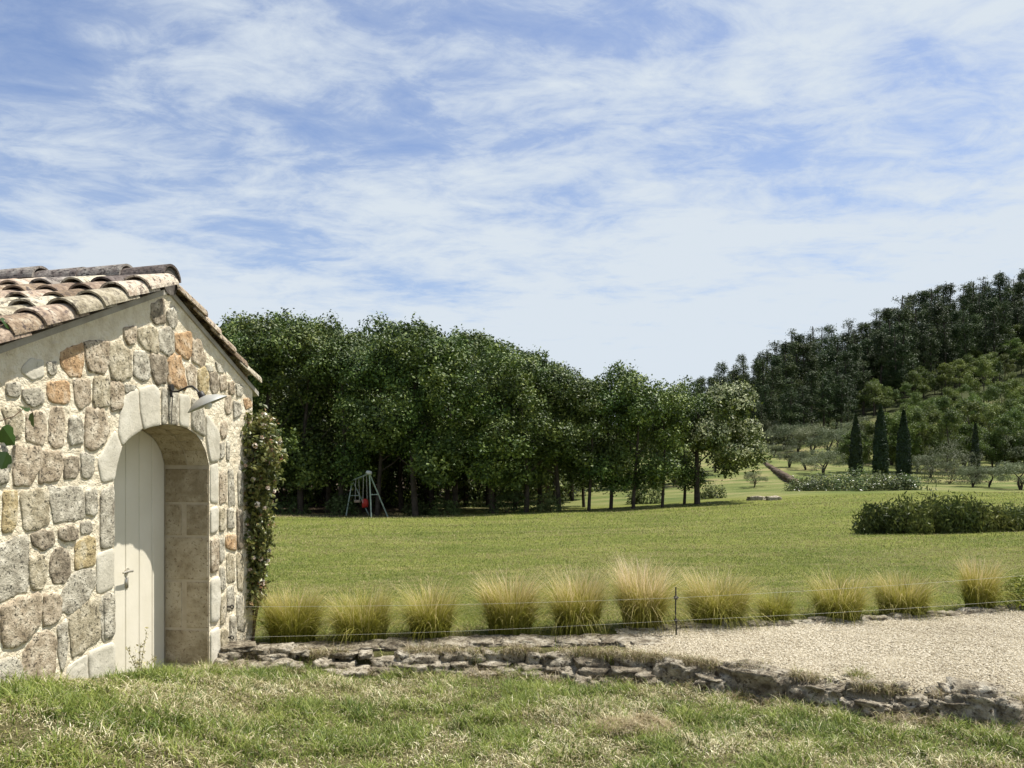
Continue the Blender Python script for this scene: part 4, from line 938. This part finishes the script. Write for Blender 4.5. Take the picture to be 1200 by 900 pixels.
# ---- laurel shrubs before the cypresses
LAU=leafmat('laurel_leaf',[(0,(.05,.08,.02)),(.5,(.11,.15,.045)),(1,(.22,.26,.11))],nscale=1,isl=.8,spec=.5,rough=.35)
for i,(px,w_,h_) in enumerate(((940,1.0,1.1),(962,1.2,1.4),(985,1.2,1.5),(1008,1.3,1.9),(1030,1.2,1.5),(1050,1.0,1.4),(1064,.7,1.2))):
    X,Y,Z=atY(px,50.5-.02*(px-940)); leafy('laurel_shrub',['low laurel shrub at the left end, beside the end of the retaining wall','laurel shrub second from the left in front of the cypresses','laurel shrub left of the middle, before the left cypress','highest laurel shrub, between the left and middle cypresses','laurel shrub in front of the middle cypress','laurel shrub between the middle and right cypresses','last laurel shrub, at the foot of the right cypress'][i],'shrub',(X,Y,Z-.1),rg,120,(w_*1.15,w_),h_*.80,.15,LAU,group='laurel shrubs before the cypresses')
# ---- retaining wall of the orchard
A=((897-HX)/F*78,78.,ZC+(HY-550)/F*78); B=((941-HX)/F*51,51.,ZC+(HY-580)/F*51); mb=MB()
for k in range(70):
    t=(k+rq.random()*.6)/70; x=A[0]+(B[0]-A[0])*t; y=A[1]+(B[1]-A[1])*t; zt=A[2]+(B[2]-A[2])*t; z0=min(gz(x,y),zt)
    for lay in range(4): rock(mb,(x,y,zt+.55-.3*lay+rq.uniform(-.04,.04)),(.32,.3,.19),k*3+lay,rq.uniform(-.4,.4),sub=1)
EB=mat('orchard_wall_stone',[(.3,(.06,.045,.03)),(.6,(.14,.105,.075))],scale=3,bump=.6,bscale=12)  # shade on the wall's visible side is put into this dark brown
tag(link('retaining_wall',mb.mesh('retaining_wall',[EB],True)),'dark dry-stone retaining wall running up beside the orchard','wall')
# ---- dark shrubs on the lawn at the right
HS=leafmat('border_leaf',[(0,(.03,.045,.012)),(.5,(.075,.10,.024)),(1,(.17,.19,.05))],nscale=2,isl=.8)
def spiky(label,px,py,w_,H,seed):
    X,Y,Z=spot(px,py); Y+=w_*.3; rng=np.random.RandomState(seed); n=1500; a=rng.rand(n)*6.28; r=np.sqrt(rng.rand(n))*w_*.8
    P=np.stack([r*np.cos(a),r*np.sin(a)*.7,rng.rand(n)*H*.45],-1); az=a+rng.randn(n)*.6; ln=np.abs(.35+rng.randn(n)*.3)
    t=thing('border_shrub',label,'shrub',(X,Y,gz(X,Y)-.03),0,'dark shrubs in the lawn border'); mb=MB()
    for j in range(9): aa=rng.rand()*6.28; tube(mb,[(0,0,0),(math.cos(aa)*w_*.3,math.sin(aa)*w_*.3,H*.4),(math.cos(aa)*w_*.6,math.sin(aa)*w_*.5,H*.8)],[.015,.01,.004],5)
    link('stems',mb.mesh('stems',[BARK],True),t)
    k=260; c=np.stack([(rng.rand(k)*2-1)*w_,(rng.rand(k)*2-1)*w_*.6,rng.rand(k)**.8*H],-1); c[:,2]*=np.sqrt(np.clip(1-(c[:,0]/w_/1.15)**2,0.1,1))*(.55+.95*vn(c[:,0]*9+seed,c[:,1]*7)**1.3); m=9
    P=(c[:,None]+rng.randn(k,m,3)*np.array([.06,.06,.09])).reshape(-1,3); V,Fq=leafcards(P,rng.randn(len(P),3)*np.array([1,1,.35]),.13,rng,.28,.05)
    link('foliage',mesh_np('foliage',V,Fq,[HS]),t)
for i,(px,py,w_,H,lb) in enumerate(((1032,626,.50,.66,'leftmost dark shrub of the border on the lawn'),(1062,626,.55,.74,'dark lawn-border shrub, second from the left'),(1092,625,.6,.86,'highest dark shrub of the lawn border, in its middle'),(1122,625,.5,.72,'dark lawn-border shrub right of the highest one'),(1143,624,.4,.68,'dark lawn-border shrub just left of the notch in the border'),(1170,623,.45,.50,'low dark lawn-border shrub just right of the notch'),(1198,622,.5,.52,'low dark lawn-border shrub cut by the right edge'),(1230,620,.5,.65,'low dark lawn-border shrub beyond the right edge'))):
    spiky(lb,px,py,w_,H,300+i)

# ------------------------------------------------------------------ play frame
Y=37.6; X=(425-HX)/F*Y; Z=gz(X,Y); sw_=thing('swing_set','old pale green metal swing frame with hanging seats before the dark grove','swing set',(X,Y,Z))
def q(px,py,dy=0): Yp=Y+dy; return ((px-HX)/F*Yp-X, dy, (ZC+(HY-py)/F*Yp-Z))
PG=mat('pale_green_paint',[(.3,(.22,.29,.23)),(.7,(.34,.40,.33))],scale=8,bump=.1,rough=.5); RD=mat('red_plastic',[(.3,(.30,.02,.015)),(.7,(.42,.04,.03))],bump=0,rough=.4); WD=mat('seat_wood',[(.3,(.30,.22,.15)),(.7,(.42,.33,.24))],bump=.2)
a1=q(433,555,0); a2=q(413,563,2.6)
f1=(q(436,0)[0],-.2,0.); f2=(q(453,0)[0],.6,0.); f3=(q(394,0)[0],2.2,0.); f4=(q(418,0)[0],3.2,0.)
for f,a in ((f1,a1),(f2,a1),(f3,a2),(f4,a2)):
    mb=MB(); tube(mb,[(f[0],f[1],-.1),a],.035,8); link('leg',mb.mesh('leg',[PG],True),sw_)
mb=MB(); tube(mb,[a1,a2],.04,8); link('top_bar',mb.mesh('top_bar',[PG],True),sw_)
def lerp(a,b,t): return tuple(np.array(a)*(1-t)+np.array(b)*t)
for (A_,B_) in ((lerp(f1,a1,.52),lerp(f2,a1,.52)),(lerp(f3,a2,.55),lerp(f4,a2,.55))):
    mb=MB(); tube(mb,[A_,B_],.028,8); link('cross_bar',mb.mesh('cross_bar',[PG],True),sw_)
mb=MB(); lathe(mb,[(.02,.1),(.14,.06),(.16,-.05),(.05,-.1)],tuple(np.array(a1)+np.array([-.03,0,.05])),(.3,-.2,1),14); link('end_cap',mb.mesh('end_cap',[mat('cap_white',[(.3,(.4,.42,.38)),(.7,(.5,.5,.46))],bump=0)],True),sw_)
for t,zs,mt in ((.25,.55,RD),(.7,.6,WD)):
    p=np.array(lerp(a1,a2,t)); mb=MB()
    rock(mb,(p[0],p[1],zs+.12),(.17,.17,.24 if mt is RD else .08),int(t*10),0,2,rough=.05); s_=link('seat',mb.mesh('seat',[mt],True),sw_)
    for d in (-.16,.16): mb=MB(); tube(mb,[(p[0]+d*.5,p[1]+d,zs+.15),(p[0]+d*.3,p[1]+d,p[2])],.012,5); link('rope',mb.mesh('rope',[WM],True),s_)
